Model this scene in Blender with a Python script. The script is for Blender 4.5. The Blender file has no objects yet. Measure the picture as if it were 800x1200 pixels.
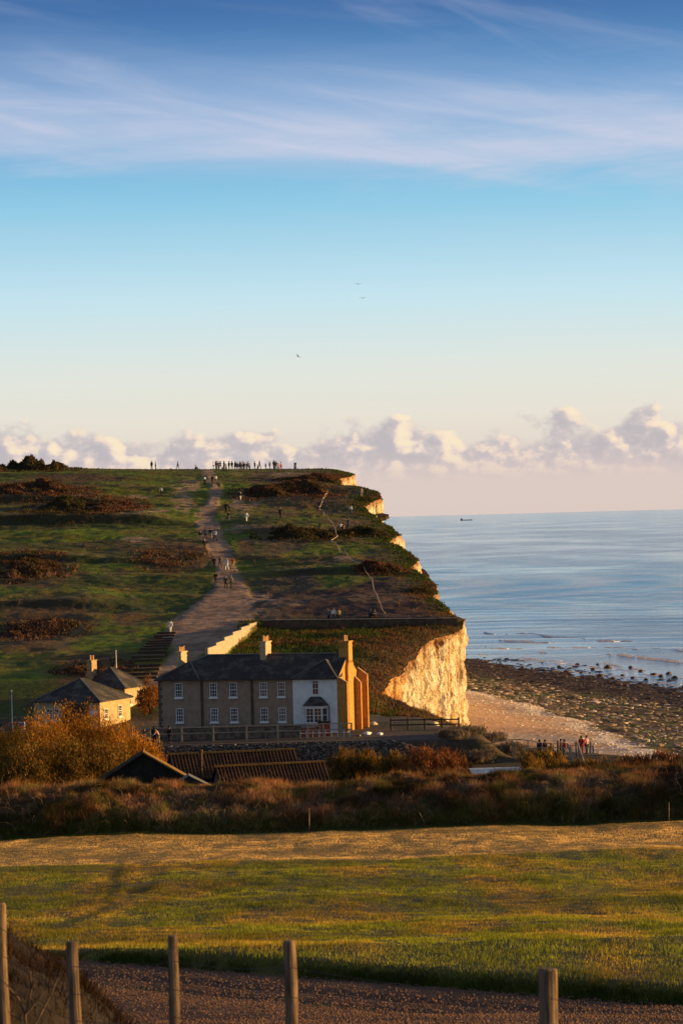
import bpy, bmesh, math, random
import numpy as np
from mathutils import Vector, Matrix, noise as mnoise
R = math.radians
random.seed(7); rng = np.random.default_rng(7)
SC = bpy.context.scene
COL = SC.collection

# ------------------------------------------------------------------ camera
CAMZ = 34.0; F = 3333.0
cam_d = bpy.data.cameras.new('camera'); cam = bpy.data.objects.new('camera', cam_d); COL.objects.link(cam)
cam_d.sensor_fit = 'VERTICAL'; cam_d.sensor_height = 36; cam_d.lens = 100
cam_d.clip_start = 1; cam_d.clip_end = 400000
CM = (Matrix.Rotation(R(90 + 0.115), 3, 'X') @ Matrix.Rotation(R(-1.5), 3, 'Z'))
cam.matrix_world = Matrix.Translation((0, 0, CAMZ)) @ CM.to_4x4()
cam_d.dof.use_dof = True; cam_d.dof.focus_distance = 300; cam_d.dof.aperture_fstop = 4.0
SC.camera = cam
CMI = np.array(CM.inverted())

# ------------------------------------------------------------------ sun, exposure
SUN_AZ = -10.0      # degrees from +X towards the camera (negative: beyond)
SUN_EL = 5.0
sd = Vector((math.cos(R(SUN_AZ)) * math.cos(R(SUN_EL)), -math.sin(R(SUN_AZ)) * math.cos(R(SUN_EL)), math.sin(R(SUN_EL))))
sl = bpy.data.lights.new('sun', 'SUN'); sl.energy = 5.0; sl.angle = R(0.55); sl.color = (1.0, 0.60, 0.20)
so = bpy.data.objects.new('sun', sl); COL.objects.link(so); so.rotation_euler = sd.to_track_quat('Z', 'Y').to_euler()
SC.view_settings.view_transform = 'Standard'; SC.view_settings.look = 'None'
SC.view_settings.exposure = 1.0; SC.view_settings.gamma = 1.0
SC.cycles.max_bounces = 5; SC.cycles.transparent_max_bounces = 6
SC.cycles.use_denoising = True

# ------------------------------------------------------------------ world
W = bpy.data.worlds.new('World'); SC.world = W; W.use_nodes = True
nt = W.node_tree; nt.nodes.clear()
class NB:
    def __init__(s, nt): s.nt = nt
    def n(s, t, **k):
        nd = s.nt.nodes.new(t)
        for a, b in k.items():
            if a == 'inp':
                for i, v in b.items():
                    if hasattr(v, 'is_linked') or isinstance(v, bpy.types.NodeSocket): s.nt.links.new(v, nd.inputs[i])
                    else: nd.inputs[i].default_value = v
            else: setattr(nd, a, b)
        return nd
    def math(s, op, a, b=None, c=None, clamp=False):
        d = {0: a}
        if b is not None: d[1] = b
        if c is not None: d[2] = c
        return s.n('ShaderNodeMath', operation=op, use_clamp=clamp, inp=d).outputs[0]
    def smooth(s, v, a, b):
        nd = s.n('ShaderNodeMapRange', interpolation_type='SMOOTHSTEP', inp={0: v, 1: a, 2: b, 3: 0.0, 4: 1.0}); return nd.outputs[0]
    def mix(s, f, a, b, bt='MIX'):
        nd = s.n('ShaderNodeMix', data_type='RGBA', blend_type=bt)
        for i, v in ((0, f), (6, a), (7, b)):
            if isinstance(v, bpy.types.NodeSocket): s.nt.links.new(v, nd.inputs[i])
            else: nd.inputs[i].default_value = v if i == 0 else (*v[:3], 1)
        return nd.outputs[2]
    def ramp(s, v, stops, interp='LINEAR'):
        nd = s.n('ShaderNodeValToRGB', inp={0: v}); cr = nd.color_ramp; cr.interpolation = interp
        while len(cr.elements) < len(stops): cr.elements.new(0.5)
        for e, (p, c) in zip(cr.elements, stops): e.position = p; e.color = (*c, 1)
        return nd.outputs[0]
    def noise(s, vec, scale, detail=4, rough=0.55, dist=0.0):
        nd = s.n('ShaderNodeTexNoise', inp={'Scale': scale, 'Detail': detail, 'Roughness': rough, 'Distortion': dist})
        s.nt.links.new(vec, nd.inputs['Vector']); return nd.outputs['Fac']
    def vmap(s, vec, sc=(1, 1, 1), loc=(0, 0, 0), rot=(0, 0, 0)):
        nd = s.n('ShaderNodeMapping', inp={'Location': loc, 'Rotation': rot, 'Scale': sc}); s.nt.links.new(vec, nd.inputs['Vector']); return nd.outputs[0]
def lin(r, g, b):
    f = lambda c: (c / 255 / 12.92) if c / 255 <= 0.04045 else ((c / 255 + 0.055) / 1.055) ** 2.4
    return (f(r), f(g), f(b))
wb = NB(nt)
tc = wb.n('ShaderNodeTexCoord'); D = tc.outputs['Generated']
sep = wb.n('ShaderNodeSeparateXYZ', inp={0: D}); zc = wb.math('MAXIMUM', sep.outputs[2], 0.0)
# clear-sky colour against height above the horizon (a hazy winter evening: pale low down, deep blue at 10 degrees, greyed overhead to warm the shade)
SKYM = 1.0
stops = [(0.0, lin(224, 206, 198)), (0.012, lin(226, 209, 200)), (0.034, lin(234, 228, 216)), (0.052, lin(226, 232, 226)), (0.078, lin(196, 229, 242)),
         (0.112, lin(138, 200, 232)), (0.143, lin(96, 158, 212)), (0.178, lin(52, 104, 168)), (0.32, lin(96, 112, 138)), (1.0, lin(104, 112, 128))]
clear = wb.ramp(zc, stops)
sky = wb.n('ShaderNodeTexSky', sky_type='NISHITA', sun_disc=False, sun_elevation=R(SUN_EL), sun_rotation=R(90 + SUN_AZ), altitude=30, air_density=1.0, dust_density=2.0, ozone_density=1.0)
# cirrus veil: fine streaks, gently tilted, with a fan of wisps crossing them more steeply
def streak(tilt, sc, scale, loc, detail=8, rough=0.62, dist=0.5):
    v = wb.vmap(D, rot=(0, R(tilt), 0), loc=loc); v = wb.vmap(v, sc=sc); return wb.noise(v, scale, detail, rough, dist)
c1 = streak(3.0, (3.0, 3.0, 26.0), 2.4, (0.2, 0, 0.1)); c2 = streak(-9.0, (3.0, 3.0, 30.0), 2.6, (1.4, 0.3, 0.2), 6, 0.55, 0.5); c3 = streak(-24.0, (4.0, 4.0, 30.0), 3.0, (2.4, 0.3, 0.6), 6, 0.55, 0.5)
az = wb.math('DIVIDE', sep.outputs[0], wb.math('MAXIMUM', wb.math('ABSOLUTE', sep.outputs[1]), 0.05))
zt = wb.math('ADD', zc, wb.math('MULTIPLY', az, 0.045))
zt = wb.math('ADD', zt, wb.math('MULTIPLY', wb.math('SUBTRACT', c1, 0.5), 0.035))
band = wb.math('MULTIPLY', wb.smooth(zt, 0.112, 0.130), wb.math('SUBTRACT', 1.0, wb.smooth(zt, 0.136, 0.172)))
cm = wb.math('MULTIPLY', wb.math('MULTIPLY_ADD', wb.smooth(c1, 0.25, 0.75), 0.50, 0.36), band)
cm = wb.math('MULTIPLY', cm, wb.math('MULTIPLY_ADD', wb.smooth(c2, 0.3, 0.7), 0.6, 0.6), clamp=True)
w3 = wb.math('MULTIPLY', wb.smooth(c3, 0.48, 0.74), wb.math('MULTIPLY', wb.smooth(az, -0.03, 0.03), wb.math('SUBTRACT', 1.0, wb.smooth(az, 0.05, 0.11))))
w3 = wb.math('MULTIPLY', w3, wb.smooth(zc, 0.115, 0.15))
faint = wb.math('MULTIPLY', wb.smooth(c2, 0.48, 0.85), 0.20)
faint = wb.math('MULTIPLY', faint, wb.smooth(zc, 0.06, 0.12))
cm = wb.math('ADD', wb.math('ADD', wb.math('MULTIPLY', cm, 0.85), faint), wb.math('MULTIPLY', w3, 0.16), clamp=True)
col = wb.mix(cm, clear, lin(204, 208, 230))
# cumulus bank low over the sea
def cum(off):
    v = wb.vmap(D, sc=(1.0, 1.0, 1.35), loc=off)
    big = wb.noise(v, 24.0, 2, 0.5, 0.0)
    fine = wb.noise(v, 88.0, 8, 0.52, 0.1)
    dens = wb.math('ADD', wb.math('MULTIPLY', wb.math('SUBTRACT', big, 0.5), 2.6), wb.math('MULTIPLY', wb.math('SUBTRACT', fine, 0.5), 1.9))
    return dens
o0 = (0.30, 0.0, 0.0)
d0 = cum(o0); d1 = cum((0.30 + 0.0028, 0.0, 0.0022))     # the second is sampled towards the sun
xr = wb.math('MULTIPLY', sep.outputs[0], 0.0)
hh = wb.math('SUBTRACT', zc, xr)
top = wb.math('MULTIPLY', wb.math('SUBTRACT', hh, 0.0310), 80.0)   # falls off with height
dd = wb.math('SUBTRACT', d0, top)
cmask = wb.smooth(dd, -0.05, 0.32)
lit = wb.smooth(wb.math('SUBTRACT', d0, d1), -0.26, 0.36)
ccol = wb.ramp(lit, [(0.0, lin(190, 184, 192)), (0.40, lin(208, 198, 200)), (0.68, lin(240, 220, 206)), (1.0, lin(255, 236, 206))])
basef = wb.smooth(zc, 0.010, 0.024)
ccol = wb.mix(basef, lin(222, 204, 200), ccol)
cover = wb.math('MULTIPLY', cmask, wb.smooth(zc, 0.002, 0.018))
col = wb.mix(wb.math('MULTIPLY', cover, 0.92), col, ccol)
# physical sky adds the warm glow round the low sun and the light overhead
sc_ = wb.n('ShaderNodeVectorMath', operation='SCALE', inp={0: sky.outputs[0], 3: 0.10})
bgA = wb.n('ShaderNodeBackground', inp={0: col, 1: 0.47}); 
bgB = wb.n('ShaderNodeBackground', inp={0: sky.outputs[0], 1: 0.01})
upper = wb.smooth(zc, 0.10, 0.5)
add = wb.n('ShaderNodeAddShader', inp={0: bgA.outputs[0], 1: bgB.outputs[0]})
wout = wb.n('ShaderNodeOutputWorld', inp={0: add.outputs[0]})
W.cycles.sampling_method = 'MANUAL'; W.cycles.sample_map_resolution = 1024

# ------------------------------------------------------------------ projection helpers (pixels of the 800x1200 photograph)
def ray(px, py):
    v = CM @ Vector(((px - 400) / F, -(py - 600) / F, -1.0)); return v / v.y
def P(px, py, d):
    v = ray(px, py); return Vector((v.x * d, d, CAMZ + v.z * d))
def proj(x, y, z):
    x = np.asarray(x, float); y = np.asarray(y, float); z = np.asarray(z, float) - CAMZ
    c = CMI @ np.stack([x.ravel(), y.ravel(), z.ravel()])
    return (400 + F * c[0] / -c[2]).reshape(x.shape), (600 - F * c[1] / -c[2]).reshape(x.shape)

# ------------------------------------------------------------------ numpy noise
_T = rng.random((256, 256))
def vn(x, y):
    xi = np.floor(x).astype(int); yi = np.floor(y).astype(int); fx = x - xi; fy = y - yi
    fx = fx * fx * (3 - 2 * fx); fy = fy * fy * (3 - 2 * fy)
    a = _T[xi & 255, yi & 255]; b = _T[(xi + 1) & 255, yi & 255]; c = _T[xi & 255, (yi + 1) & 255]; d = _T[(xi + 1) & 255, (yi + 1) & 255]
    return (a * (1 - fx) + b * fx) * (1 - fy) + (c * (1 - fx) + d * fx) * fy
def fbm(x, y, o=4, s=0.0):
    t = 0; a = 0.5; tot = 0
    for i in range(o):
        t = t + a * vn(x + 17.3 * i + s, y + 9.1 * i + s * 1.7); tot += a; a *= 0.5; x = x * 2.03; y = y * 2.03
    return t / tot
def sst(a, b, x):
    t = np.clip((x - a) / (b - a), 0, 1); return t * t * (3 - 2 * t)
def interp(x, pts): 
    p = np.array(pts, float); return np.interp(x, p[:, 0], p[:, 1])

# ------------------------------------------------------------------ the lie of the land (heights relative to the camera)
NEAR = [(10, -4.2), (20, -5.2), (33, -6.9), (45, -8.9), (60, -11.2), (75, -13.25), (90, -13.98), (100, -15.3), (120, -17.5), (150, -19.9), (180, -21.6), (205, -22.6), (215, -23.0), (240, -24), (277, -24), (278.5, -21.95), (312, -21.9)]
LEFT = [(300, -21.9), (312, -21.7), (318, -20.9), (330, -18.3), (345, -16.6), (375, -14.2), (384, -13.6), (430, -8.8), (490, -2.35), (525, 1.4), (575, 6.7), (620, 10.1), (650, 11.55), (680, 12.0), (720, 11.0), (900, -3)]
RIGHT = [(300, -21.9), (312, -21.9), (383.2, -14.62), (383.8, -13.75), (430, -8.8), (490, -2.35), (525, 1.4), (575, 6.7), (620, 10.1), (650, 11.55), (680, 12.0), (720, 11.0), (900, -3)]
EDGE_PX = [(340, 438), (352, 461), (362, 480), (372, 496), (381, 530), (384, 537), (388, 535), (392, 528), (400, 520), (411, 499), (418, 507), (424, 505), (436, 492), (446, 477), (454, 490), (461, 487), (474, 470), (484, 451), (490, 458), (496, 466), (503, 460), (520, 445), (540, 427), (556, 442), (561, 447), (568, 444), (580, 420), (592, 400), (612, 397), (622, 412), (629, 417), (640, 412), (655, 405), (680, 390), (760, 385)]
EDGE = [(300, 14.0), (318, 12.0)] + [(d, (px - 400) * d / F) for d, px in EDGE_PX]
def xedge(d):
    d = np.asarray(d, float)
    j = (fbm(d * 0.21, d * 0 + 3.3, 4) - 0.5) * 2.0 + (fbm(d * 1.1, d * 0 + 8.3, 3) - 0.5) * 0.7
    return interp(d, EDGE) + j * sst(330, 345, d) * 0.8
COAST = [(-50, 345), (4.0, 341), (7, 328), (11, 317), (14, 300), (22, 288), (31, 272), (50, 256), (140, 240)]
LEDGES = [((-200, -31), 506, 1.3), ((-200, -44), 545, 0.9), ((-70, -30), 452, 0.8), ((-19, -2), 489, 1.1), ((-12, 8), 432, 0.7), ((-60, -34), 405, 0.7)]
FIELD_EDGE = lambda x: 83 - 0.89 * x
def beach_z(x, d):
    dw = 676 - (x - 27.8) * 3.9
    s = dw - d
    z = -34.35 + interp(s, [(-400, -3.0), (-60, -0.9), (0, 0.35), (60, 0.75), (160, 1.75), (220, 3.2), (300, 5.2), (400, 6.2), (900, 7)])
    xs = xs_line(d); sand = sst(2, -2, x - xs)
    z = z + (fbm(x * 0.035, d * 0.11, 3, 5) - 0.5) * 1.7 * sand * sst(60, 160, s)       # shingle ridges
    z = z + (fbm(x * 0.5, d * 0.3, 4, 11) - 0.5) * 0.55 * (1 - sand)                       # reef
    return z
def xs_line(d): 
    return interp(d, [(200, 48), (300, 41), (345, 38), (400, 35.2), (447, 31.5), (521, 22.0), (570, 15), (620, 5)]) + (fbm(np.asarray(d) * 0.06, np.asarray(d) * 0 + 2.0, 3) - 0.5) * 5
def H(x, d):
    x, d = np.broadcast_arrays(np.asarray(x, float), np.asarray(d, float))
    z = interp(d, NEAR)
    z = z + 0.48 * sst(0.2, 2.0, d - FIELD_EDGE(x)) * sst(215, 150, d)
    z = z + (fbm(x * 0.12, d * 0.06, 3, 2) - 0.5) * 0.5 * sst(95, 110, d) * sst(260, 230, d)
    z = z + (fbm(x * 0.8, d * 0.35, 3, 4) - 0.5) * 0.16 * sst(182, 170, d) * sst(85, 90, d) * sst(260, 230, d)
    ks = sst(12.6, 16.5, x) * (d > 276) * (d < 313); z = z * (1 - ks) + (-23.9 - 0.02 * (d - 277)) * ks
    sub = 0.037 * np.clip(x - 6, 0, 8) ** 2; z = z - sub * sst(293, 303, d)
    lft = interp(d, LEFT); rgt = interp(d, RIGHT)
    xw = -11.6 - (383 - d) * 0.126
    w = sst(-0.15, 0.15, x - xw) * (d < 384)
    w = np.where(d < 345, sst(-1.0, 1.0, x - xw), w)
    xw_ = np.maximum(x - xw, 0); rgt = rgt + np.maximum(lft - 1.15 - rgt, 0) * np.exp(-(xw_ / 7) ** 2) * sst(330, 344, d) * (d < 383.6)
    z2 = lft * (1 - w) + rgt * w
    z2 = z2 + np.clip(-x - 19, -30, 80) * 0.028 * sst(340, 520, d)
    nz = (fbm(x * 0.045, d * 0.10, 3, 7) - 0.5) * 1.6 + (fbm(x * 0.25, d * 0.35, 3, 1) - 0.5) * 0.5 + (fbm(x * 1.3, d * 1.1, 2, 1) - 0.5) * 0.16
    pathm = path_mask(x, d) if 'PATH' in globals() else 0
    z2 = z2 + nz * sst(325, 350, d) * (1 - 0.5 * sst(600, 640, d)) * (1 - 0.6 * pathm)
    for lx, d0, am in LEDGES:
        dl = d0 + 8 * (fbm(x * 0.03, x * 0 + d0, 3) - 0.5); ml = sst(lx[0] - 6, lx[0] + 6, x) * sst(lx[1] + 6, lx[1] - 6, x); z2 = z2 + am * ml * (sst(dl - 1.6, dl + 1.6, d) - sst(dl + 2, dl + 34, d))
    dist = np.maximum(xedge(d) - x, 0)
    z2 = z2 - 0.75 * np.exp(-dist / 2.2) * sst(345, 365, d)
    z2 = z2 - 2.0 * np.exp(-dist / 7.0) * sst(325, 338, d) * sst(371, 352, d)
    k0 = sst(1.5, 5.5, x) * sst(339, 328, d); z2 = z2 * (1 - k0) + (-22.2 - sub + 0.5 * (fbm(x * 0.4, d * 0.3, 3, 77) - 0.5)) * k0
    z = np.where(d < 305, z, np.where(d > 312, z2, z + (z2 - z) * (d - 305) / 7))
    cy = interp(x, COAST)
    low = d - cy
    bz = beach_z(x, d) - 0.6
    k = sst(-2.0, 7.0, low) * (d < 346) * (x > 3)
    k = np.where((d > 312), 0, k)
    z = z * (1 - k) + bz * k
    return z
PATH = [(548, 238, 247), (556, 238, 250), (566, 243, 257), (578, 246, 260), (590, 240, 255), (604, 232, 252), (620, 233, 258), (640, 242, 268), (660, 250, 275), (678, 254, 284), (692, 248, 292), (708, 228, 297), (725, 205, 296), (735, 198, 290), (745, 190, 266), (760, 205, 246), (775, 197, 226), (790, 180, 215), (803, 168, 205)]
_PA = np.array(PATH, float)
def path_mask_px(px, py):
    xl = np.interp(py, _PA[:, 0], _PA[:, 1]); xr_ = np.interp(py, _PA[:, 0], _PA[:, 2])
    wob = (vn(px * 0.2, py * 0.25) - 0.5) * 7
    w2 = (vn(px * 0.45 + 7, py * 0.5) - 0.5) * 6
    return sst(-3, 4, px + wob + w2 - xl) * sst(-3, 5, xr_ - px - wob + w2) * (py > 548) * (py < 806)
def path_mask(x, d):
    z = interp(d, LEFT) + np.clip(-x - 19, -30, 80) * 0.028 * sst(340, 520, d)
    px, py = proj(x, d, z + CAMZ); return path_mask_px(px, py)
def Hs(x, d): return float(H(np.array([x]), np.array([d]))[0]) + CAMZ
def hit(px, py, d0=20, d1=720, step=0.25):
    v = ray(px, py); ds = np.arange(d0, d1, step)
    h = H(v.x * ds, ds); r = v.z * ds
    idx = np.nonzero(h >= r)[0]
    if len(idx) == 0:
        i = int(np.argmin(r - h + (np.abs(ds-645) > 60) * 99)); 
    else: i = int(idx[0])
    return Vector((v.x * ds[i], ds[i], h[i] + CAMZ))

# ------------------------------------------------------------------ materials
MATS = {}
def mat(name, c, c2=None, scale=6.0, rough=0.85, bump=0.0, bscale=None, spec=0.2, attr=False, vscale=(1, 1, 1), mid=(0.35, 0.65), trans=0.0, metal=0.0, detail=5):
    if name in MATS: return MATS[name]
    m = bpy.data.materials.new(name); m.use_nodes = True; n = m.node_tree; n.nodes.clear(); b = NB(n)
    co = b.n('ShaderNodeTexCoord').outputs['Object']
    if vscale != (1, 1, 1): co = b.vmap(co, sc=vscale)
    f = b.noise(co, scale, detail, 0.6)
    if attr:
        a = b.n('ShaderNodeAttribute', attribute_name='Col').outputs['Color']
        k = b.n('ShaderNodeMapRange', inp={0: f, 1: mid[0], 2: mid[1], 3: 0.65, 4: 1.35}).outputs[0]
        vm = b.n('ShaderNodeVectorMath', operation='SCALE', inp={0: a, 3: k}); colr = vm.outputs[0]
    else:
        colr = b.mix(b.smooth(f, mid[0], mid[1]), c, c2 if c2 else tuple(x * 0.7 for x in c))
    pr = b.n('ShaderNodeBsdfPrincipled', inp={'Roughness': rough, 'Metallic': metal, 'Specular IOR Level': spec})
    n.links.new(colr, pr.inputs['Base Color'])
    if bump:
        bf = b.noise(co, bscale or scale * 2, 6, 0.65)
        bn = b.n('ShaderNodeBump', inp={'Strength': 1.0, 'Distance': bump, 'Height': bf}); n.links.new(bn.outputs[0], pr.inputs['Normal'])
    out = b.n('ShaderNodeOutputMaterial')
    if trans:
        tr = b.n('ShaderNodeBsdfTranslucent'); n.links.new(colr, tr.inputs[0])
        ms = b.n('ShaderNodeMixShader', inp={0: trans, 1: pr.outputs[0], 2: tr.outputs[0]}); n.links.new(ms.outputs[0], out.inputs[0])
    else: n.links.new(pr.outputs[0], out.inputs[0])
    MATS[name] = m; return m
M_turf = mat('turf', None, attr=True, scale=0.9, bump=0.22, bscale=0.8, mid=(0.3, 0.7), detail=8)
M_field = mat('field', None, attr=True, scale=2.0, bump=0.10, bscale=3.0, mid=(0.3, 0.7), detail=7)
M_blade = mat('grass_blades', None, attr=True, scale=0.7, trans=0.35, rough=0.7, spec=0.1)
M_leaf = mat('leaves', None, attr=True, scale=1.2, trans=0.25, rough=0.8, spec=0.05)
M_beach = mat('shingle', None, attr=True, scale=1.4, bump=0.16, bscale=2.6, mid=(0.3, 0.7), detail=8, rough=0.9)
M_rock = mat('reef_rock', None, attr=True, scale=2.5, bump=0.1, bscale=4, rough=0.6, spec=0.4)
M_gravel = mat('gravel', (0.19, 0.10, 0.062), (0.11, 0.056, 0.036), scale=7, bump=0.05, bscale=14, rough=0.95, mid=(0.3, 0.7))
M_pebble = mat('pebble', (0.20, 0.115, 0.075), (0.11, 0.06, 0.04), scale=3, rough=0.9)
M_wood = mat('weathered_wood', (0.24, 0.16, 0.10), (0.065, 0.042, 0.028), scale=14, vscale=(1, 1, 0.12), bump=0.02, bscale=20, rough=0.9)
M_darkwood = mat('dark_timber', (0.10, 0.065, 0.045), (0.045, 0.03, 0.02), scale=8, bump=0.01, rough=0.85)
M_palewood = mat('pale_timber', (0.36, 0.32, 0.26), (0.22, 0.19, 0.15), scale=8, rough=0.85)
M_cane = mat('dead_cane', (0.34, 0.22, 0.13), (0.20, 0.10, 0.06), scale=0.4, rough=0.9)
M_wire = mat('wire', (0.12, 0.10, 0.09), rough=0.5, metal=0.6)
M_render = mat('brown_render', (0.35, 0.26, 0.185), (0.24, 0.175, 0.125), scale=1.6, bump=0.03, bscale=9, rough=0.95, mid=(0.3, 0.75), detail=8)
M_white = mat('white_paint', (0.80, 0.82, 0.80), (0.62, 0.64, 0.62), scale=1.3, bump=0.02, bscale=8, rough=0.8, mid=(0.3, 0.8))
M_frame = mat('white_frame', (0.80, 0.79, 0.76), (0.7, 0.69, 0.66), scale=4, rough=0.5)
M_pane = mat('window_glass', (0.035, 0.045, 0.06), (0.02, 0.028, 0.04), scale=1.5, rough=0.06, spec=0.9)
M_pane2 = mat('curtained_glass', (0.16, 0.15, 0.15), (0.05, 0.05, 0.06), scale=2.5, rough=0.08, spec=0.9)
M_brick = mat('yellow_brick', (0.52, 0.27, 0.07), (0.36, 0.17, 0.04), scale=3.0, bump=0.03, bscale=12, rough=0.9, mid=(0.3, 0.7))
M_cream = mat('cream_stack', (0.50, 0.38, 0.25), (0.36, 0.27, 0.18), scale=2.5, bump=0.02, rough=0.9)
M_pot = mat('clay_pot', (0.62, 0.36, 0.16), (0.45, 0.25, 0.10), scale=5, rough=0.85)
M_stack = mat('stack_render', (0.42, 0.28, 0.15), (0.27, 0.18, 0.10), scale=3.0, bump=0.02, rough=0.9)
M_lead = mat('lead_flashing', (0.17, 0.17, 0.16), (0.11, 0.11, 0.10), scale=5, rough=0.6)
M_redbrick = mat('red_brick', (0.30, 0.085, 0.05), (0.18, 0.05, 0.03), scale=5, rough=0.9)
M_stone = mat('flint_stone', (0.22, 0.17, 0.13), (0.09, 0.07, 0.055), scale=2.0, bump=0.06, bscale=6, rough=0.9)
M_darkstone = mat('dark_stone', (0.11, 0.075, 0.05), (0.06, 0.042, 0.03), scale=1.5, bump=0.05, rough=0.95)
M_mortar = mat('mortar', (0.13, 0.10, 0.08), (0.08, 0.06, 0.05), scale=3, bump=0.04, rough=0.95)
M_conc = mat('concrete', (0.42, 0.35, 0.27), (0.28, 0.23, 0.18), scale=1.5, bump=0.02, rough=0.9, mid=(0.3, 0.7))
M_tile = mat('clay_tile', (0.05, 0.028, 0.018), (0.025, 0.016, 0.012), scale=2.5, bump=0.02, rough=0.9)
M_rib = mat('tile_rib', (0.13, 0.062, 0.03), (0.06, 0.032, 0.018), scale=0.8, rough=0.9)  # lighter than the roof below: low sun on the ribs put into the colour
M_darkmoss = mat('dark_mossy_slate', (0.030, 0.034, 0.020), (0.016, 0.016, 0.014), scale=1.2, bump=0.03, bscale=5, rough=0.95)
M_moss_sun = mat('moss_and_sunlit_rim', (0.28, 0.16, 0.04), (0.13, 0.07, 0.025), scale=3, rough=0.95)  # moss on the barn ridges; painted sunlight on the gabled shed
M_sheet = mat('grey_sheet', (0.62, 0.66, 0.68), (0.45, 0.48, 0.50), scale=1.0, rough=0.5)
M_sign = mat('sign_white', (0.75, 0.75, 0.74), rough=0.5)
M_blue = mat('sign_blue', (0.04, 0.14, 0.30), rough=0.5)
def slate_mat():
    m = bpy.data.materials.new('slate'); m.use_nodes = True; n = m.node_tree; n.nodes.clear(); b = NB(n)
    co = b.n('ShaderNodeTexCoord').outputs['Object']
    f = b.noise(co, 0.8, 8, 0.7); f2 = b.noise(b.vmap(co, sc=(3.5, 3.5, 8)), 2.0, 3, 0.6)
    c = b.mix(b.smooth(f, 0.46, 0.66), (0.040, 0.035, 0.036), (0.14, 0.12, 0.095))
    c = b.mix(b.math('MULTIPLY', f2, 0.5), c, (0.02, 0.02, 0.022))
    wv = b.n('ShaderNodeTexWave', wave_type='BANDS', bands_direction='Z', wave_profile='SAW', inp={'Scale': 1.1, 'Distortion': 0.4, 'Detail': 3.0}); n.links.new(co, wv.inputs[0])
    bn = b.n('ShaderNodeBump', inp={'Distance': 0.04, 'Height': wv.outputs['Fac']})
    pr = b.n('ShaderNodeBsdfPrincipled', inp={'Base Color': c, 'Roughness': 0.75, 'Normal': bn.outputs[0], 'Specular IOR Level': 0.25}); b.n('ShaderNodeOutputMaterial', inp={0: pr.outputs[0]})
    return m
M_slate = slate_mat()
def chalk_mat():
    m = bpy.data.materials.new('chalk'); m.use_nodes = True; n = m.node_tree; n.nodes.clear(); b = NB(n)
    co = b.n('ShaderNodeTexCoord').outputs['Object']
    f = b.noise(b.vmap(co, sc=(1, 0.35, 0.6)), 0.5, 8, 0.68); f2 = b.noise(b.vmap(co, sc=(1, 0.45, 1)), 1.6, 8, 0.72)
    a = b.n('ShaderNodeAttribute', attribute_name='Col').outputs['Color']
    c = b.mix(b.smooth(f, 0.42, 0.68), (0.80, 0.71, 0.54), (0.56, 0.37, 0.17))
    c = b.mix(b.math('MULTIPLY', b.smooth(f2, 0.54, 0.66), 0.6), c, (0.20, 0.12, 0.06))
    cr = b.noise(b.vmap(co, sc=(2.2, 0.8, 0.10)), 1.0, 6, 0.6, 0.4); c = b.mix(b.math('MULTIPLY', b.smooth(cr, 0.52, 0.62), 0.65), c, (0.28, 0.18, 0.09))  # vertical cracks darkened: streaky shading put into the colour
    fl = b.noise(b.vmap(co, sc=(0.08, 0.05, 1.3), rot=(0, R(2), 0)), 1.0, 6, 0.65, 0.2); c = b.mix(b.math('MULTIPLY', b.smooth(fl, 0.57, 0.63), 0.40), c, (0.27, 0.17, 0.09))
    c = b.mix(1.0, c, a, 'MULTIPLY')
    vo = b.n('ShaderNodeTexVoronoi', inp={'Scale': 0.8, 'Detail': 3.0, 'Roughness': 0.7}); n.links.new(b.vmap(co, sc=(1, 0.45, 1.1)), vo.inputs['Vector'])
    hsum = b.math('ADD', b.math('MULTIPLY', vo.outputs['Distance'], 0.8), f2)
    bn = b.n('ShaderNodeBump', inp={'Distance': 0.55, 'Height': hsum})
    pr = b.n('ShaderNodeBsdfPrincipled', inp={'Base Color': c, 'Roughness': 0.95, 'Normal': bn.outputs[0], 'Specular IOR Level': 0.1}); b.n('ShaderNodeOutputMaterial', inp={0: pr.outputs[0]})
    return m
M_chalk = chalk_mat()
def sea_mat():
    m = bpy.data.materials.new('sea_water'); m.use_nodes = True; n = m.node_tree; n.nodes.clear(); b = NB(n)
    co = b.n('ShaderNodeNewGeometry').outputs['Position']
    s1 = b.noise(b.vmap(co, sc=(0.0045, 0.0016, 1), rot=(0, 0, R(1))), 1.0, 5, 0.6, 0.3)      # wide slicks and gusts
    s2 = b.noise(b.vmap(co, sc=(0.02, 0.012, 1)), 1.0, 5, 0.6)
    w1 = b.noise(b.vmap(co, sc=(0.09, 0.26, 1), rot=(0, 0, R(6))), 1.0, 6, 0.62)
    w2 = b.noise(b.vmap(co, sc=(0.7, 1.4, 1)), 1.0, 4, 0.6)
    hgt = b.math('ADD', b.math('MULTIPLY', w1, 1.6), b.math('MULTIPLY', w2, 0.28))
    slick = b.smooth(b.math('ADD', b.math('MULTIPLY', s1, 0.65), b.math('MULTIPLY', s2, 0.35)), 0.43, 0.57)
    dist = b.math('MULTIPLY_ADD', slick, -0.48, 0.55)
    bn = b.n('ShaderNodeBump', inp={'Strength': 1.0, 'Distance': dist, 'Height': hgt})
    c = b.mix(slick, (0.015, 0.13, 0.38), (0.14, 0.28, 0.46))
    pr = b.n('ShaderNodeBsdfPrincipled', inp={'Base Color': c, 'Roughness': 0.12, 'IOR': 1.33, 'Specular IOR Level': 0.5, 'Normal': bn.outputs[0]})
    b.n('ShaderNodeOutputMaterial', inp={0: pr.outputs[0]})
    return m
M_sea = sea_mat()
M_foam = mat('foam', (0.88, 0.84, 0.84), (0.55, 0.58, 0.64), scale=0.9, rough=0.8, bump=0.1, vscale=(0.5, 1, 1), mid=(0.42, 0.6))

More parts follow.
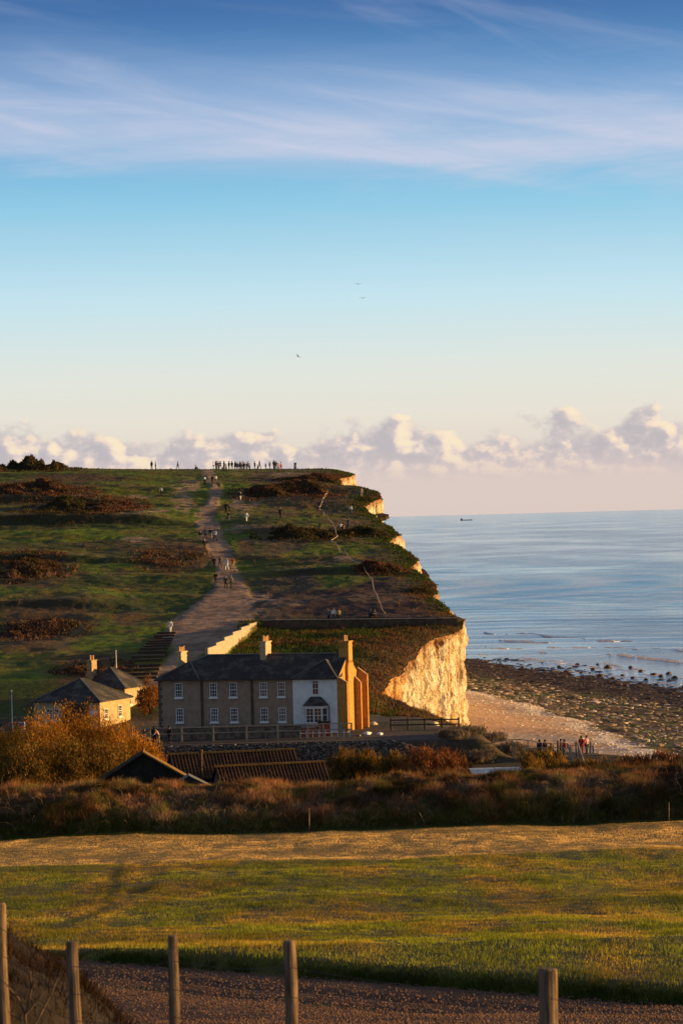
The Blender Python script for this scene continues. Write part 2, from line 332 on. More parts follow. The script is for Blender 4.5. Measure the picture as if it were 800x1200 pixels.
# ------------------------------------------------------------------ object helpers
def tag(o, label=None, cat=None, group=None, kind=None):
    if label: o['label'] = label
    if cat: o['category'] = cat
    if group: o['group'] = group
    if kind: o['kind'] = kind
    return o
def empty(name, loc, rz=0.0, label=None, cat=None, group=None):
    o = bpy.data.objects.new(name, None); o.empty_display_size = 0.3; COL.objects.link(o); o.location = loc; o.rotation_euler = (0, 0, rz)
    return tag(o, label, cat, group)
def link(name, me, m=None, parent=None, loc=None):
    if m is not None and len(me.materials) == 0: me.materials.append(m)
    o = bpy.data.objects.new(name, me); COL.objects.link(o)
    if parent is not None: o.parent = parent
    if loc is not None: o.location = loc
    return o
def npmesh(name, V, Fc, smooth=False, col=None):
    V = np.asarray(V, np.float32); Fc = np.asarray(Fc, np.int32); nv = Fc.shape[1]
    me = bpy.data.meshes.new(name); me.vertices.add(len(V)); me.vertices.foreach_set('co', V.ravel())
    me.loops.add(Fc.size); me.loops.foreach_set('vertex_index', Fc.ravel())
    me.polygons.add(len(Fc)); me.polygons.foreach_set('loop_start', np.arange(0, Fc.size, nv, dtype=np.int32))
    try: me.polygons.foreach_set('loop_total', np.full(len(Fc), nv, np.int32))
    except Exception: pass
    me.polygons.foreach_set('use_smooth', np.full(len(Fc), smooth))
    me.update(calc_edges=True)
    if col is not None:
        a = me.color_attributes.new('Col', 'FLOAT_COLOR', 'POINT')
        c = np.ones((len(V), 4), np.float32); c[:, :3] = col; a.data.foreach_set('color', c.ravel())
    me.validate()
    return me
def gridmesh(name, X, Y, Z, col=None, smooth=True, flip=False):
    r, c = X.shape; V = np.stack([X.ravel(), Y.ravel(), Z.ravel()], 1)
    i = np.arange(r * c).reshape(r, c)
    q = [i[:-1, :-1].ravel(), i[:-1, 1:].ravel(), i[1:, 1:].ravel(), i[1:, :-1].ravel()]
    if flip: q = q[::-1]
    return npmesh(name, V, np.stack(q, 1), smooth, None if col is None else col.reshape(-1, 3))
class MB:
    def __init__(s): s.v = []; s.f = []
    def add(s, vs, fs):
        n = len(s.v); s.v += [tuple(v) for v in vs]; s.f += [tuple(n + i for i in f) for f in fs]; return s
    def box(s, x0, x1, y0, y1, z0, z1):
        return s.add([(x0, y0, z0), (x1, y0, z0), (x1, y1, z0), (x0, y1, z0), (x0, y0, z1), (x1, y0, z1), (x1, y1, z1), (x0, y1, z1)],
                     [(0, 3, 2, 1), (4, 5, 6, 7), (0, 1, 5, 4), (1, 2, 6, 5), (2, 3, 7, 6), (3, 0, 4, 7)])
    def prism(s, poly, ax, a, b):      # polygon in the two other axes, extruded along ax
        def mk(p, t): 
            return {'x': (t, p[0], p[1]), 'y': (p[0], t, p[1]), 'z': (p[0], p[1], t)}[ax]
        n = len(poly); vs = [mk(p, a) for p in poly] + [mk(p, b) for p in poly]
        fs = [tuple(range(n)), tuple(range(2 * n - 1, n - 1, -1))] + [(i, (i + 1) % n, n + (i + 1) % n, n + i) for i in range(n)]
        return s.add(vs, fs)
    def bar(s, p, q, w, h=None):
        p = Vector(p); q = Vector(q); h = h or w; t = (q - p).normalized(); u = t.cross(Vector((0, 0, 1)))
        if u.length < 1e-3: u = Vector((1, 0, 0))
        u.normalize(); n = u.cross(t); vs = []
        for e in (p, q):
            for a, b in ((-1, -1), (1, -1), (1, 1), (-1, 1)): vs.append(e + u * a * w / 2 + n * b * h / 2)
        return s.add(vs, [(0, 1, 2, 3), (7, 6, 5, 4), (0, 4, 5, 1), (1, 5, 6, 2), (2, 6, 7, 3), (3, 7, 4, 0)])
    def tube(s, pts, rad, n=8):
        pts = [Vector(p) for p in pts]; m = len(pts); vs = []; fs = []
        for i, p in enumerate(pts):
            t = (pts[min(i + 1, m - 1)] - pts[max(i - 1, 0)]).normalized(); u = t.cross(Vector((0.2, 1, 0.1))).normalized(); w = t.cross(u); r = rad[i] if hasattr(rad, '__len__') else rad
            vs += [p + (u * math.cos(2 * math.pi * k / n) + w * math.sin(2 * math.pi * k / n)) * r for k in range(n)]
        for i in range(m - 1):
            for k in range(n): fs.append((i * n + k, i * n + (k + 1) % n, (i + 1) * n + (k + 1) % n, (i + 1) * n + k))
        fs += [tuple(range(n))[::-1], tuple((m - 1) * n + k for k in range(n))]
        return s.add(vs, fs)
    def mesh(s, name):
        me = bpy.data.meshes.new(name); me.from_pydata(s.v, [], s.f); me.validate()
        bm = bmesh.new(); bm.from_mesh(me); bmesh.ops.recalc_face_normals(bm, faces=bm.faces); bm.to_mesh(me); bm.free(); return me
    def build(s, name, m, parent=None, loc=None): return link(name, s.mesh(name), m, parent, loc)
def children(o): return [c for c in bpy.data.objects if c.parent == o]
def copy_tree(o, parent=None):
    c = o.copy(); COL.objects.link(c)
    if parent is not None: c.parent = parent
    for ch in children(o): copy_tree(ch, c)
    return c

# ------------------------------------------------------------------ SETTING: ground from the fence to the village
def mixc(c, m, t): return c * (1 - m[..., None]) + np.array(t) * m[..., None]
def ground_near():
    rows = np.concatenate([np.arange(14, 70, 1.0), np.arange(70, 96, 0.25), np.arange(96, 272, 0.6), np.arange(272, 312.01, 0.4)])
    cols = np.concatenate([np.arange(-95, -45, 2.0), np.arange(-45, 45, 0.3), np.arange(45, 90, 2.0)])
    Y, X = np.meshgrid(rows, cols, indexing='ij'); Z = H(X, Y)
    n = fbm(X * 0.25, Y * 0.08, 4, 3); n2 = fbm(X * 1.2, Y * 0.5, 3, 6)
    c = np.zeros(X.shape + (3,)) + np.array((0.075, 0.068, 0.012))
    c = mixc(c, sst(0.45, 0.7, n), (0.11, 0.078, 0.016)); c = mixc(c, sst(0.5, 0.75, n2) * 0.5, (0.045, 0.06, 0.01))
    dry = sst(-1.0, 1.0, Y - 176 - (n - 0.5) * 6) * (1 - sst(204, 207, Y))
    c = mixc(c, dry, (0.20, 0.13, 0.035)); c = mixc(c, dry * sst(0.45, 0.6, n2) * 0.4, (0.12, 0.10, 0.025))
    c = mixc(c, sst(206, 212, Y), (0.06, 0.042, 0.02)); c = mixc(c, sst(277, 279, Y), (0.085, 0.066, 0.054)); c = mixc(c, sst(9, 14, X) * sst(246, 250, Y) * sst(0.3, 0.55, n2 + 0.1), (0.07, 0.05, 0.025))
    g = sst(0.5, 0.6, fbm(X * 0.2, Y * 0.2, 3)) * sst(286, 292, Y); c = mixc(c, g, (0.05, 0.05, 0.02))
    near = sst(FIELD_EDGE(X) - 14, FIELD_EDGE(X) - 22, Y); c = mixc(c, near, (0.06, 0.04, 0.02))
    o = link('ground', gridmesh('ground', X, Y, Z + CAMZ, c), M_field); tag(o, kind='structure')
ground_near()
def gravel_road():
    V = []; cols = np.arange(-28, 30, 0.4); t = np.linspace(0, 1, 60)
    X, T = np.meshgrid(cols, t, indexing='xy')
    wob = (fbm(X * 0.6, X * 0 + 1, 3) - 0.5) * 0.5
    fe = FIELD_EDGE(X) + 0.1 + wob
    Y = fe - 15 + 15 * T
    Z = H(X, Y) + CAMZ + 0.10 + (fbm(X * 0.8, Y * 0.8, 4, 9) - 0.5) * 0.10 + 0.05 * np.sin(np.clip((T - 0.25) * 12, 0, 12.5)) - 0.07 * (np.exp(-((T * 15 - 9.5 + wob) / 0.35) ** 2) + np.exp(-((T * 15 - 11.6 + wob) / 0.35) ** 2))
    Z = np.where((T > 0.97), Z - 0.16, Z)
    o = link('gravel_road', gridmesh('gravel_road', X, Y, Z), M_gravel); tag(o, kind='structure')
    n = 16000; x = rng.uniform(-12, 13, n); y = FIELD_EDGE(x) - rng.uniform(0.1, 14.5, n); z = H(x, y) + CAMZ + 0.13 + 0.05 * np.sin(np.clip(((1 - (FIELD_EDGE(x) - y) / 15) - 0.25) * 12, 0, 12.5))
    s = rng.uniform(0.02, 0.05, n)
    base = np.array([(1, 0, 0), (0, 1, 0), (-1, 0, 0), (0, -1, 0), (0, 0, 0.8), (0, 0, -0.5)]); fc = np.array([(0, 1, 4), (1, 2, 4), (2, 3, 4), (3, 0, 4)])
    jit = rng.uniform(0.6, 1.3, (n, 6, 3)); V = base[None] * jit * s[:, None, None] + np.stack([x, y, z], 1)[:, None]
    Fc = fc[None] + (np.arange(n) * 6)[:, None, None]
    o = link('road_stones', npmesh('road_stones', V.reshape(-1, 3), Fc.reshape(-1, 3)), M_pebble); tag(o, 'loose stones scattered over the gravel road', 'gravel', kind='stuff')
gravel_road()
def blades(name, x, y, h, w, colr, per=4, spread=0.12, lean=0.5, zoff=0.0, zfun=None):
    n = len(x); x = np.repeat(x, per); y = np.repeat(y, per); h = np.repeat(h, per) * rng.uniform(0.5, 1.15, n * per); colr = np.repeat(colr, per, 0) * rng.uniform(0.65, 1.35, (n * per, 1))
    x = x + rng.normal(0, spread, n * per); y = y + rng.normal(0, spread, n * per); z = (H(x, y) if zfun is None else zfun(x, y)) + CAMZ + zoff
    a = rng.uniform(0, 2 * np.pi, n * per); l = rng.uniform(0, lean, n * per) * h; la = rng.uniform(0, 2 * np.pi, n * per)
    ca, sa = np.cos(a) * w / 2, np.sin(a) * w / 2
    V = np.stack([np.stack([x - ca, y - sa, z - 0.03], 1), np.stack([x + ca, y + sa, z - 0.03], 1), np.stack([x + np.cos(la) * l, y + np.sin(la) * l, z + h], 1)], 1)
    return V.reshape(-1, 3), np.arange(n * per * 3).reshape(-1, 3), np.repeat(colr, 3, 0)
def verge_grass():
    n = 5000; x = rng.uniform(-13, 14, n); y = FIELD_EDGE(x) + rng.normal(0.4, 0.35, n); k = fbm(x * 0.8, y * 0.1, 3, 101); ok = k > 0.42; x, y = x[ok], y[ok]
    c = np.zeros((len(x), 3)) + np.array((0.07, 0.085, 0.014)); V, Fc, C = blades('v', x, y, rng.uniform(0.10, 0.30, len(x)), 0.03, c, per=6, spread=0.12, lean=0.9, zoff=0.05)
    o = link('verge_grass', npmesh('verge_grass', V, Fc, col=C), M_blade); tag(o, 'longer dark grass creeping over the edge of the gravel road', 'grass', kind='stuff')
verge_grass()
def field_grass():
    n = 95000
    u = rng.random(n) ** 0.8; y = 71 + (206 - 71) * u; x = rng.uniform(-1, 1, n) * (y * 0.125 + 3)
    ok = y > FIELD_EDGE(x) + 0.6; x = x[ok]; y = y[ok]
    nz = fbm(x * 0.25, y * 0.08, 4, 3); n2 = fbm(x * 0.9, y * 0.25, 3, 26); dry = sst(-1.5, 1.5, y - 176 - (nz - 0.5) * 6)
    keep = (n2 > 0.36) | (rng.random(len(x)) < 0.4); x, y, nz, n2, dry = x[keep], y[keep], nz[keep], n2[keep], dry[keep]
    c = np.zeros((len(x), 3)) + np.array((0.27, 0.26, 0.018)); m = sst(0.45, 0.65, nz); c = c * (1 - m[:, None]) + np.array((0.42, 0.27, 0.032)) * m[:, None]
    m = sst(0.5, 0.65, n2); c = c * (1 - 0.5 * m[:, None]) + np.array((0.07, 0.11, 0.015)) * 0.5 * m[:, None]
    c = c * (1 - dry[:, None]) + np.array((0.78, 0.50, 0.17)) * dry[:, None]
    px, py = proj(x, y, H(x, y) + CAMZ); dm = np.full(len(x), 99.0)      # an old track crossing the grass on the left
    tr = [(143, 1012), (134, 1030), (138, 1040), (126, 1054), (134, 1062), (112, 1072), (60, 1088)]
    for a_, b_ in zip(tr[:-1], tr[1:]):
        a_ = np.array(a_, float); b_ = np.array(b_, float); t_ = np.clip(((px - a_[0]) * (b_ - a_)[0] + (py - a_[1]) * (b_ - a_)[1]) / ((b_ - a_) ** 2).sum(), 0, 1)
        dm = np.minimum(dm, np.hypot((px - a_[0] - t_ * (b_ - a_)[0]) * 0.6, py - a_[1] - t_ * (b_ - a_)[1]))
    c = mixc(c, sst(5, 1.5, dm + (n2 - 0.5) * 5) * 0.85, (0.03, 0.045, 0.008))
    c = c * (0.75 + 0.5 * sst(0.35, 0.65, fbm(x * 0.06, y * 0.12, 4, 81)))[:, None]
    h = (0.07 + 0.09 * sst(0.35, 0.75, n2)) * (1 - 0.4 * dry)
    V, Fc, C = blades('g', x, y, h, 0.026, c, per=5, spread=0.18)
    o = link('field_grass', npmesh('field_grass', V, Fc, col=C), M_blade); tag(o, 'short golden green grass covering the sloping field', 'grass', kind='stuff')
field_grass()

# ------------------------------------------------------------------ SETTING: the hill and its turf
def ell(px, py, cx, cy, rx, ry, soft=0.35, w=0.25):
    d = np.sqrt(((px - cx) / rx) ** 2 + ((py - cy) / ry) ** 2) + (fbm(px * 0.08, py * 0.2, 3, cx) - 0.5) * 2 * w
    return sst(1 + soft, 1 - soft, d)
def hillside():
    rows = np.arange(312, 740.1, 0.5); s = np.linspace(0, 1, 400); t = 1 - (1 - s) ** 1.35
    Y, T = np.meshgrid(rows, t, indexing='ij'); XE = xedge(Y); X = -150 + (XE + 150) * T
    Z = H(X, Y) + CAMZ; px, py = proj(X, Y, Z)
    n1 = fbm(X * 0.10, Y * 0.16, 4, 3); n2 = fbm(X * 0.5, Y * 0.5, 4, 6); n3 = fbm(X * 0.05, Y * 0.22, 4, 12)
    G = (0.100, 0.145, 0.003); G2 = (0.135, 0.125, 0.008); B = (0.105, 0.052, 0.026); DK = (0.020, 0.020, 0.009); T_ = (0.36, 0.225, 0.15); SO = (0.06, 0.032, 0.026); SO2 = (0.085, 0.052, 0.034)
    c = np.zeros(X.shape + (3,)) + np.array(G); c = mixc(c, sst(0.42, 0.66, n1), G2); n4 = fbm(X * 0.03, Y * 0.09, 4, 71); c = mixc(c, sst(0.52, 0.60, n4) * 0.55, DK); c = mixc(c, sst(0.55, 0.75, n2) * 0.35, DK)
    c = mixc(c, sst(0.52, 0.60, n3) * sst(0.4, 0.6, n2) * 0.6, B)
    for e in [(40, 575, 80, 12), (95, 596, 75, 15), (35, 665, 52, 20), (205, 650, 48, 22), (50, 725, 60, 30), (30, 752, 50, 12), (110, 785, 45, 22), (150, 725, 22, 8), (345, 582, 62, 18), (350, 560, 70, 8), (395, 625, 60, 10), (290, 640, 10, 10), (450, 664, 30, 8), (480, 640, 30, 8), (440, 600, 25, 8), (95, 560, 60, 5)]:
        c = mixc(c, ell(px, py, *e) * 0.85, B)
    for e in [(420, 708, 120, 22), (330, 700, 50, 10), (470, 690, 60, 16), (500, 712, 35, 16)]: c = mixc(c, ell(px, py, *e) * sst(0.2, 0.45, n2 + 0.2), SO)
    for e in [(450, 700, 42, 5), (430, 574, 22, 6), (418, 610, 24, 5), (428, 622, 18, 5), (160, 632, 18, 3), (218, 572, 14, 14), (215, 590, 12, 10), (286, 588, 16, 14), (282, 620, 28, 5), (400, 655, 10, 4), (320, 706, 34, 5), (292, 702, 26, 10), (300, 718, 30, 7), (250, 745, 30, 10), (175, 598, 18, 3), (160, 582, 15, 2), (330, 556, 60, 2.5), (405, 568, 20, 3)]:
        c = mixc(c, ell(px, py, *e, w=0.5) * sst(0.3, 0.55, n2) * 0.8, T_)
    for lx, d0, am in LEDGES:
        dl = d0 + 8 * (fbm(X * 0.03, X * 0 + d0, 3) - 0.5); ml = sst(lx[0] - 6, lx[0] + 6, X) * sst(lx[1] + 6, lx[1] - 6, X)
        c = mixc(c, ml * sst(3.2, 1.4, np.abs(Y - dl + (n2 - 0.5) * 3)) * 0.75, DK); c = mixc(c, ml * sst(3.0, 1.0, np.abs(Y - dl - 4 + (n2 - 0.5) * 4)) * 0.55, (0.16, 0.12, 0.04))  # ledge faces darkened: the shade under each ledge put into the colour
    c = mixc(c, sst(280, 320, px) * sst(0.44, 0.56, fbm(X * 0.09, Y * 0.06, 4, 121)) * (Y > 384) * 0.8, SO2); c = mixc(c, sst(8, 1, XE - X) * (Y > 384) * sst(0.4, 0.6, n2) * 0.6, SO2)
    # faint worn tracks over the grass
    for tr in [[(175, 620), (140, 640), (120, 665), (150, 690), (170, 720)], [(100, 690), (110, 720), (60, 770)], [(140, 795), (170, 760), (190, 742)]]:
        p = np.array(tr, float)
        for a, b in zip(p[:-1], p[1:]):
            tt = np.clip(((px - a[0]) * (b[0] - a[0]) + (py - a[1]) * (b[1] - a[1])) / ((b - a) ** 2).sum(), 0, 1)
            dd = np.hypot(px - a[0] - tt * (b[0] - a[0]), (py - a[1] - tt * (b[1] - a[1])) * 2.0)
            c = mixc(c, sst(4, 1, dd + (n2 - 0.5) * 8) * 0.4, (0.16, 0.12, 0.07))
    bank = (Y < 383.4) & (X > -11.8 - (383 - Y) * 0.126)
    c = mixc(c, bank * sst(0.55, 0.7, n1) * 0.6, (0.12, 0.055, 0.02))
    c = mixc(c, bank * sst(9, 2, XE - X) * sst(372, 365, Y) * 0.8, (0.13, 0.07, 0.045))
    pm = path_mask_px(px, py); c = mixc(c, pm * 0.95, T_); c = mixc(c, pm * sst(0.45, 0.62, n2) * 0.55, (0.095, 0.062, 0.045))
    rim = sst(2.0, 0.3, XE - X); c = mixc(c, rim * 0.5, B)
    c = mixc(c, sst(320, 312, Y) * 0.8, (0.07, 0.052, 0.035))
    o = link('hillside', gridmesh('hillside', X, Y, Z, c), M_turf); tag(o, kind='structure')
    # chalk cliff below the edge
    d = np.arange(312, 740.1, 0.25); xe = xedge(d); pts = np.stack([xe, d], 1)
    tg = np.gradient(pts, axis=0); 
    k = np.ones(9) / 9; tg = np.stack([np.convolve(tg[:, 0], k, 'same'), np.convolve(tg[:, 1], k, 'same')], 1); tg /= np.linalg.norm(tg, axis=1)[:, None]
    nx, ny = tg[:, 1], -tg[:, 0]
    ztop = H(xe, d) + CAMZ; u = np.linspace(0, 1, 64)
    U, Dd = np.meshgrid(u, d, indexing='xy'); XT = np.repeat(xe[:, None], 64, 1); ZT = np.repeat(ztop[:, None], 64, 1)
    zb = beach_z(XT + 2, Dd) + CAMZ - 0.8
    Zc = ZT + (zb - ZT) * U
    along = np.repeat(np.cumsum(np.hypot(*np.gradient(pts, axis=0).T))[:, None], 64, 1)
    out = 0.15 - 0.35 * U + (U ** 8) * 0.5 + ((fbm(along * 0.22, Zc * 0.04, 4, 4) - 0.5) * 2.2 + (fbm(along * 0.9, Zc * 0.25, 4, 14) - 0.5) * 1.5 + (fbm(along * 0.1, Zc * 0.9, 3, 24) - 0.5) * 0.6 + (fbm(along * 2.5, Zc * 1.3, 2, 34) - 0.5) * 0.4) * sst(0, 0.06, U)
    Xc = XT + nx[:, None] * out; Yc = Dd + ny[:, None] * out
    cc = np.ones(Xc.shape + (3,)); soil = sst(1.3, 0.3, (ZT - Zc) + (fbm(along * 0.4, Zc * 0.3, 3, 44) - 0.5) * 1.6)
    cc = mixc(cc, soil * 0.85, (0.42, 0.24, 0.14))
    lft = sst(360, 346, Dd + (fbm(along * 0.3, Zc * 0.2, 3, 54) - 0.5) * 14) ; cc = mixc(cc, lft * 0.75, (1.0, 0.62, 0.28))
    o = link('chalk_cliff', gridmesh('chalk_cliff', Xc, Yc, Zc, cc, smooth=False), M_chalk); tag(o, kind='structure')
hillside()

# ------------------------------------------------------------------ SETTING: beach, reef, sea
def beach():
    rows = np.arange(236, 760, 0.7); cols = np.concatenate([np.arange(2, 75, 0.25), np.arange(75, 170, 2.0)])
    Y, X = np.meshgrid(rows, cols, indexing='ij'); Z = beach_z(X, Y)
    xs = xs_line(Y); reef = sst(-0.8, 0.8, X - xs + (fbm(X * 0.4, Y * 0.1, 4, 8) - 0.5) * 5); s = 676 - (X - 27.8) * 3.9 - Y
    n = fbm(X * 0.6, Y * 0.25, 4, 2); n2 = fbm(X * 0.15, Y * 0.05, 3, 9)
    c = np.zeros(X.shape + (3,)) + np.array((0.54, 0.35, 0.23)); c = mixc(c, sst(0.4, 0.65, fbm(X * 0.05, Y * 0.15, 3, 5)), (0.42, 0.34, 0.29))
    edge = np.exp(-((X - xs + 2.2) / 1.8) ** 2); c = mixc(c, edge * sst(0.35, 0.55, n) * 0.95, (0.75, 0.64, 0.54))
    rc = np.zeros(X.shape + (3,)) + np.array((0.13, 0.09, 0.05)); rc = mixc(rc, sst(0.42, 0.58, n), (0.045, 0.03, 0.02)); rc = mixc(rc, sst(0.5, 0.62, n2) * 0.8, (0.06, 0.075, 0.02))
    rc = mixc(rc, sst(112, 78, s + (n2 - 0.5) * 60), (0.045, 0.026, 0.022))
    c = c * (1 - reef[..., None]) + rc * reef[..., None]
    o = link('beach', gridmesh('beach', X, Y, Z + CAMZ, c), M_beach); tag(o, kind='structure')
beach()
def sea():
    V = [(-200000, 200, 0), (200000, 200, 0), (200000, 200000, 0), (-200000, 200000, 0)]
    # finer near the shore for the swell
    rows = np.concatenate([np.arange(480, 900, 1.2), np.geomspace(900, 3000, 120)]); cols = np.linspace(-30, 260, 200)
    Y, X = np.meshgrid(rows, cols, indexing='ij')
    amp = sst(620, 700, Y) * (0.22 + 0.25 * sst(760, 1200, Y))
    Z = amp * np.sin((Y + 0.25 * X + 14 * fbm(X * 0.015, Y * 0.008, 3)) * 0.22) * (0.3 + fbm(X * 0.02, Y * 0.02, 3, 5)) + 0.02
    Z = Z * sst(-30, 0, X) * sst(260, 200, X) * sst(3000, 2000, Y)
    me1 = gridmesh('sea', X, Y, Z, smooth=True)
    o = link('sea', me1, M_sea); tag(o, kind='structure')
    b = MB(); xs = [-200000, -30, 260, 200000]; ys = [200, 480, 3000, 250000]
    vs = [(x, y, 0) for y in ys for x in xs]; fs = [(j * 4 + i, j * 4 + i + 1, j * 4 + i + 5, j * 4 + i + 4) for j in range(3) for i in range(3) if not (i == 1 and j == 1)]
    b.add(vs, fs); o = b.build('far_sea', M_sea); tag(o, kind='structure')
    # breaking waves: low rolling crests with foam
    def breaker(px0, px1, y0, y1, hgt, wid, seed, frag=0.42):
        n = 160; t = np.linspace(0, 1, n); px = px0 + (px1 - px0) * t; py = y0 + (y1 - y0) * t + (fbm(t * 5, t * 0 + seed, 3) - 0.5) * 6
        pts = []
        for a, b_ in zip(px, py):
            v = ray(a, b_); d = -CAMZ / v.z; pts.append((v.x * d, d))
        pts = np.array(pts); prof = np.linspace(-1, 1, 9)
        m = sst(frag, frag + 0.12, fbm(t * 9, t * 0 + seed + 3, 4)) * sst(0, 0.08, t) * sst(1, 0.92, t)
        X = pts[:, 0][:, None] + 0 * prof; Y = pts[:, 1][:, None] + prof[None] * wid * (0.25 + 0.75 * m[:, None]); Z = -0.15 + (0.15 + hgt * m[:, None] * (0.35 + 0.3 * fbm(t * 40, t * 0, 2)[:, None])) * (1 - prof[None] ** 2) 
        o = link('breaking_wave', gridmesh('breaking_wave', X, Y, Z), M_foam); tag(o, kind='structure')
    breaker(540, 700, 748, 757, 0.6, 3.0, 1, 0.36); breaker(600, 740, 742, 752, 0.6, 2.6, 2, 0.36); breaker(640, 810, 757, 762, 0.5, 2.2, 5, 0.42)
    for q_, (a_, b_, c_, d_) in enumerate([(600, 720, 774, 783), (660, 780, 779, 790), (720, 830, 786, 797), (690, 820, 796, 806), (560, 680, 768, 775), (640, 760, 786, 795), (760, 830, 800, 806)]): breaker(a_, b_, c_, d_, 0.22, 1.5, 20 + q_, 0.40)
    breaker(705, 830, 768, 779, 0.8, 3.2, 4, 0.25); breaker(545, 640, 757, 763, 0.4, 1.8, 8, 0.45); breaker(690, 790, 776, 790, 0.4, 1.6, 12, 0.5); breaker(540, 640, 741, 744, 0.6, 2.0, 15, 0.48)
sea()
ico = bmesh.new(); bmesh.ops.create_icosphere(ico, subdivisions=1, radius=1); ICV = np.array([v.co[:] for v in ico.verts]); ICF = np.array([[v.index for v in f.verts] for f in ico.faces]); ico.free()
def rocks_np(x, y, z, s, colr, flat=0.55):
    n = len(x); J = ICV[None] * rng.uniform(0.65, 1.25, (n, len(ICV), 1)) * s[:, None, None] * np.array([1, 1, flat])
    a = rng.uniform(0, 6.28, n); ca, sa = np.cos(a)[:, None], np.sin(a)[:, None]; X = J[..., 0] * ca * 1.3 - J[..., 1] * sa; Y = J[..., 0] * sa * 1.3 + J[..., 1] * ca
    V = np.stack([X + x[:, None], Y + y[:, None], J[..., 2] + z[:, None]], 2); Fc = ICF[None] + (np.arange(n) * len(ICV))[:, None, None]
    return V.reshape(-1, 3), Fc.reshape(-1, 3), np.repeat(colr, len(ICV), 0)
def reef_rocks():
    n = 17000; y = rng.uniform(330, 690, n); x = rng.uniform(8, 90, n); s_ = 676 - (x - 27.8) * 3.9 - y
    cl = fbm(x * 0.25, y * 0.08, 3, 31); ok = (x > xs_line(y) + (cl - 0.5) * 6) & (s_ > -14 - 40 * sst(0.5, 0.75, cl)) & (x < y * 0.13 + 6) & (rng.random(n) < 0.25 + 1.3 * sst(0.35, 0.65, cl)); x, y, s_, cl = x[ok], y[ok], s_[ok], cl[ok]
    z = beach_z(x, y) + CAMZ; s = rng.uniform(0.15, 0.55, len(x)) * (0.8 + 0.9 * rng.random(len(x)) ** 3); z = np.maximum(z, -0.05)
    dark = sst(120, 84, s_ + (cl - 0.5) * 50); pale = (rng.random(len(x)) < 0.16 * (1 - dark)).astype(float); green = (rng.random(len(x)) < 0.3 * (1 - dark)).astype(float) * sst(0.45, 0.6, fbm(x * 0.1, y * 0.04, 3, 9))
    c = np.zeros((len(x), 3)) + np.array((0.30, 0.21, 0.12)); c = mixc(c, green, (0.075, 0.09, 0.02)); c = mixc(c, dark, (0.045, 0.026, 0.022)); c = mixc(c, pale, (0.60, 0.50, 0.40)); c = c * rng.uniform(0.6, 1.3, (len(x), 1))
    V, Fc, C = rocks_np(x, y, z, s, c, 0.4)
    o = link('reef_rocks', npmesh('reef_rocks', V, Fc, col=C), M_rock); tag(o, 'weedy boulders and loose chalk strewn over the tidal reef', 'rocks', kind='stuff')
    # pale chalk pebbles on the shingle
    n = 1500; y = rng.uniform(300, 540, n); x = xs_line(y) - rng.exponential(6, n); ok = x > xedge(y) + 3; x, y = x[ok], y[ok]
    V, Fc, C = rocks_np(x, y, beach_z(x, y) + CAMZ, rng.uniform(0.08, 0.28, len(x)), np.zeros((len(x), 3)) + np.array((0.65, 0.55, 0.45)), 0.5)
    o = link('chalk_pebbles', npmesh('chalk_pebbles', V, Fc, col=C), M_rock); tag(o, 'pale chalk lumps scattered on the orange shingle beach', 'pebbles', kind='stuff')
    # boulders standing in the shallows
    spots = [(612, 783, 1.1), (622, 787, .7), (636, 786, .9), (655, 782, .8), (664, 788, 1.2), (676, 779, .9), (681, 789, .7), (694, 785, 1.0), (703, 793, 1.1), (711, 783, 1.5), (717, 796, 1.0), (722, 801, 1.2), (729, 792, .8), (738, 783, 1.1), (741, 795, .9), (750, 787, 1.0), (756, 797, .8), (765, 791, 1.3), (774, 793, 1.0), (783, 790, 1.1), (790, 795, 1.2), (700, 779, .7), (648, 790, .9), (733, 804, .8), (768, 803, .9)]
    where = ['at the left end', 'second from the left', 'third from the left']
    for i, (px, py, s) in enumerate(sorted(spots)):
        v = ray(px, py); d = -CAMZ / v.z
        V, Fc, C = rocks_np(np.zeros(1), np.zeros(1), np.zeros(1), np.array([s * 0.62]), np.array([[0.045, 0.028, 0.022]]), 0.55)
        o = link('boulder', npmesh('boulder', V, Fc, True, C), M_rock, loc=(v.x * d, d, 0.15))
        b = px < 640 and 'on the left side of the shallows' or px < 700 and 'in the middle shallows' or px < 745 and 'right of the middle in the shallows' or 'in the shallows near the right edge'
        size = 'largest' if s > 1.4 else 'large' if s >= 1.1 else 'medium' if s >= .9 else 'small'
        tag(o, f'{size} dark wet boulder, {ORD[i]} from the left in the shallows', 'boulder', 'dark boulders standing in the shallows')
ORD = ['first', 'second', 'third', 'fourth', 'fifth', 'sixth', 'seventh', 'eighth', 'ninth', 'tenth', 'eleventh', 'twelfth', 'thirteenth', 'fourteenth', 'fifteenth', 'sixteenth', 'seventeenth', 'eighteenth', 'nineteenth', 'twentieth', 'twenty-first', 'twenty-second', 'twenty-third', 'twenty-fourth', 'twenty-fifth', 'twenty-sixth', 'twenty-seventh', 'twenty-eighth', 'twenty-ninth', 'thirtieth', 'thirty-first', 'thirty-second', 'thirty-third', 'thirty-fourth', 'thirty-fifth', 'thirty-sixth', 'thirty-seventh', 'thirty-eighth', 'thirty-ninth', 'fortieth']
reef_rocks()

